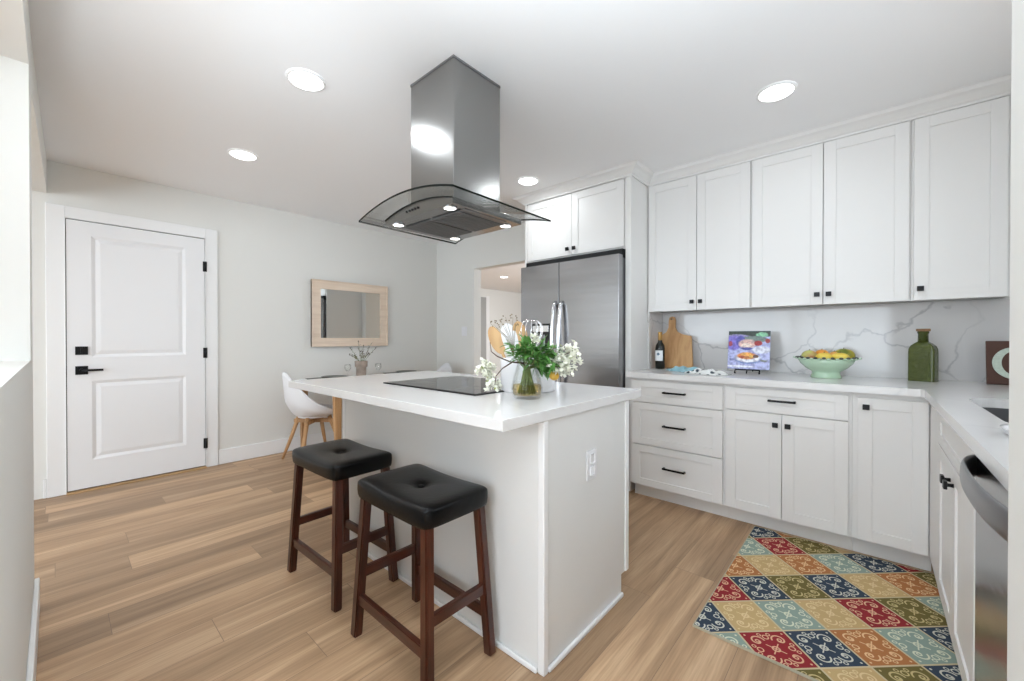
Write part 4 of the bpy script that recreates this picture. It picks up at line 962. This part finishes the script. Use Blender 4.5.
# ------------------------------------------------------------------ rug
def rug_mats():
    cols = dict(navy=(.028, .045, .075), red=(.27, .014, .020), gold=(.54, .37, .17), teal=(.26, .34, .29), orange=(.42, .16, .05), olive=(.15, .115, .028), tan=(.50, .34, .17))
    scroll = dict(navy=(.72, .72, .62), red=(.80, .50, .32), gold=(.84, .68, .40), teal=(.76, .76, .58), orange=(.84, .58, .32), olive=(.64, .52, .25), tan=(.6, .45, .25))
    for k, c in cols.items():
        m, t, b = nt('rug_'+k); N = t.nodes; L = t.links
        def math_(op, a, bb=None, c_=None):
            n = N.new('ShaderNodeMath'); n.operation = op
            for i, x in enumerate((a, bb, c_)):
                if x is None: continue
                if isinstance(x, (int, float)): n.inputs[i].default_value = x
                else: L.new(x, n.inputs[i])
            return n.outputs[0]
        uv = N.new('ShaderNodeUVMap'); sp = N.new('ShaderNodeSeparateXYZ'); L.new(uv.outputs[0], sp.inputs[0])
        U = math_('SUBTRACT', sp.outputs[0], .5); V = math_('SUBTRACT', sp.outputs[1], .5)
        au = math_('ABSOLUTE', U); av = math_('ABSOLUTE', V)
        def dist(x, y, cx, cy):
            dx = math_('SUBTRACT', x, cx); dy = math_('SUBTRACT', y, cy); return math_('SQRT', math_('ADD', math_('MULTIPLY', dx, dx), math_('MULTIPLY', dy, dy)))
        def ring(x, y, cx, cy, r, w_): return math_('LESS_THAN', math_('ABSOLUTE', math_('SUBTRACT', dist(x, y, cx, cy), r)), w_)
        # open scroll: spiral arm in each quarter (radius grows with angle)
        dx = math_('SUBTRACT', au, .235); dy = math_('SUBTRACT', av, .235); ang = math_('ARCTAN2', dy, dx); rr = dist(au, av, .235, .235)
        spiral = math_('LESS_THAN', math_('ABSOLUTE', math_('SUBTRACT', rr, math_('ADD', .095, math_('MULTIPLY', ang, .018)))), .016)
        s2 = ring(au, av, .235, .235, .035, .013)
        cen = ring(au, av, 0, 0, .065, .016)
        p1 = ring(au, av, .0, .33, .055, .012); p2 = ring(au, av, .33, .0, .055, .012)
        dot = math_('MAXIMUM', math_('LESS_THAN', dist(au, av, .405, .405), .022), math_('MAXIMUM', ring(au, av, .10, .40, .035, .010), ring(au, av, .40, .10, .035, .010)))
        diag = math_('MULTIPLY', math_('LESS_THAN', math_('ABSOLUTE', math_('SUBTRACT', au, av)), .016), math_('LESS_THAN', math_('ADD', au, av), .26))
        s = spiral
        for q in (s2, cen, p1, p2, dot, diag): s = math_('MAXIMUM', s, q)
        mxv = math_('MAXIMUM', au, av); border = math_('GREATER_THAN', mxv, .480)
        mx = N.new('ShaderNodeMix'); mx.data_type = 'RGBA'; mx.inputs[6].default_value = (*c, 1); mx.inputs[7].default_value = (*scroll[k], 1)
        L.new(math_('MULTIPLY', s, .82 if k not in ('gold', 'tan') else .6), mx.inputs[0])
        m2 = N.new('ShaderNodeMix'); m2.data_type = 'RGBA'; m2.inputs[7].default_value = (.58, .48, .30, 1); L.new(mx.outputs[2], m2.inputs[6]); L.new(border, m2.inputs[0])
        L.new(m2.outputs[2], b.inputs['Base Color']); b.inputs['Roughness'].default_value = .95
        tc = N.new('ShaderNodeTexCoord'); nz = N.new('ShaderNodeTexNoise'); nz.inputs['Scale'].default_value = 500; bp = N.new('ShaderNodeBump'); bp.inputs['Strength'].default_value = .35; bp.inputs['Distance'].default_value = .002
        L.new(tc.outputs['Object'], nz.inputs['Vector']); L.new(nz.outputs[0], bp.inputs['Height']); L.new(bp.outputs[0], b.inputs['Normal'])
        MATS['rug_'+k] = m
rug_mats()
P('rug_binding', (.42, .38, .28), .95)
RX0, RX1, RY0, RY1, RZ = -.530, .232, 1.700, 2.840, .009
names = ['navy', 'red', 'gold', 'teal', 'orange', 'olive', 'tan']
V00 = Vector((-.255, 2.150)); A_ = Vector((.1315, .1255)); B_ = Vector((.1285, -.1290))
cell = {}
for j, (i0, row) in {0: (-3, 'navy gold teal gold red olive teal'), -1: (-2, 'red navy olive navy gold orange olive'), -2: (-1, 'orange gold orange teal navy red'), -3: (-1, 'gold teal red olive tan teal'),
                     -4: (0, 'olive navy orange gold'), 1: (-3, 'teal red navy orange teal navy'), 2: (-3, 'gold olive gold olive navy red'), 3: (-4, 'gold orange teal navy gold red')}.items():
    for k, n_ in enumerate(row.split()): cell[(i0+k, j)] = n_
def clip(poly):
    for (ax, val, sg) in ((0, RX0, 1), (0, RX1, -1), (1, RY0, 1), (1, RY1, -1)):
        out = []
        for k in range(len(poly)):
            p, q = poly[k], poly[(k+1) % len(poly)]; fp, fq = sg*(p[0][ax]-val), sg*(q[0][ax]-val)
            if fp >= 0: out.append(p)
            if fp*fq < 0: s = fp/(fp-fq); out.append((p[0].lerp(q[0], s), p[1].lerp(q[1], s)))
        poly = out
        if len(poly) < 3: return []
    return poly
vs, fs, ms, uvs = [], [], [], []
for i in range(-9, 10):
    for j in range(-9, 10):
        o_ = V00+A_*i+B_*j
        p = clip([(o_, Vector((0, 0))), (o_+A_, Vector((1, 0))), (o_+A_+B_, Vector((1, 1))), (o_+B_, Vector((0, 1)))])
        if not p: continue
        st_ = len(vs); vs += [(q[0].x, q[0].y, RZ) for q in p]; fs.append(list(range(st_, st_+len(p)))[::-1]); uvs.append([q[1] for q in p][::-1])
        ms.append(names.index(cell.get((i, j), names[(i*3+j*5) % 6])))
t = thing('rug', 'colourful kitchen rug of scroll-patterned diamonds in red, navy, gold, teal and olive', 'rug', (-.15, 2.27, 0))
me = bpy.data.meshes.new('pile'); me.from_pydata([(a+.15, b_-2.27, c_) for a, b_, c_ in vs], [], fs)
for n_ in names: me.materials.append(MATS['rug_'+n_])
uvl = me.uv_layers.new(name='UVMap')
for f, mi, uu in zip(me.polygons, ms, uvs):
    f.material_index = mi
    for li, q in zip(f.loop_indices, uu): uvl.data[li].uv = q
o = bpy.data.objects.new('pile', me); C.objects.link(o); o.parent = t
b = MB(); b.box(RX0, RX1, RY0, RY1, .001, RZ-.0006)
for (a, c, d, e) in ((RX0-.004, RX0, RY0-.004, RY1+.004), (RX1, RX1+.004, RY0-.004, RY1+.004), (RX0, RX1, RY0-.004, RY0), (RX0, RX1, RY1, RY1+.004)): b.box(a, c, d, e, .001, RZ+.001)
b.build('binding', 'rug_binding', t)

# clean helper properties
for o in bpy.data.objects:
    if '_o' in o: del o['_o']
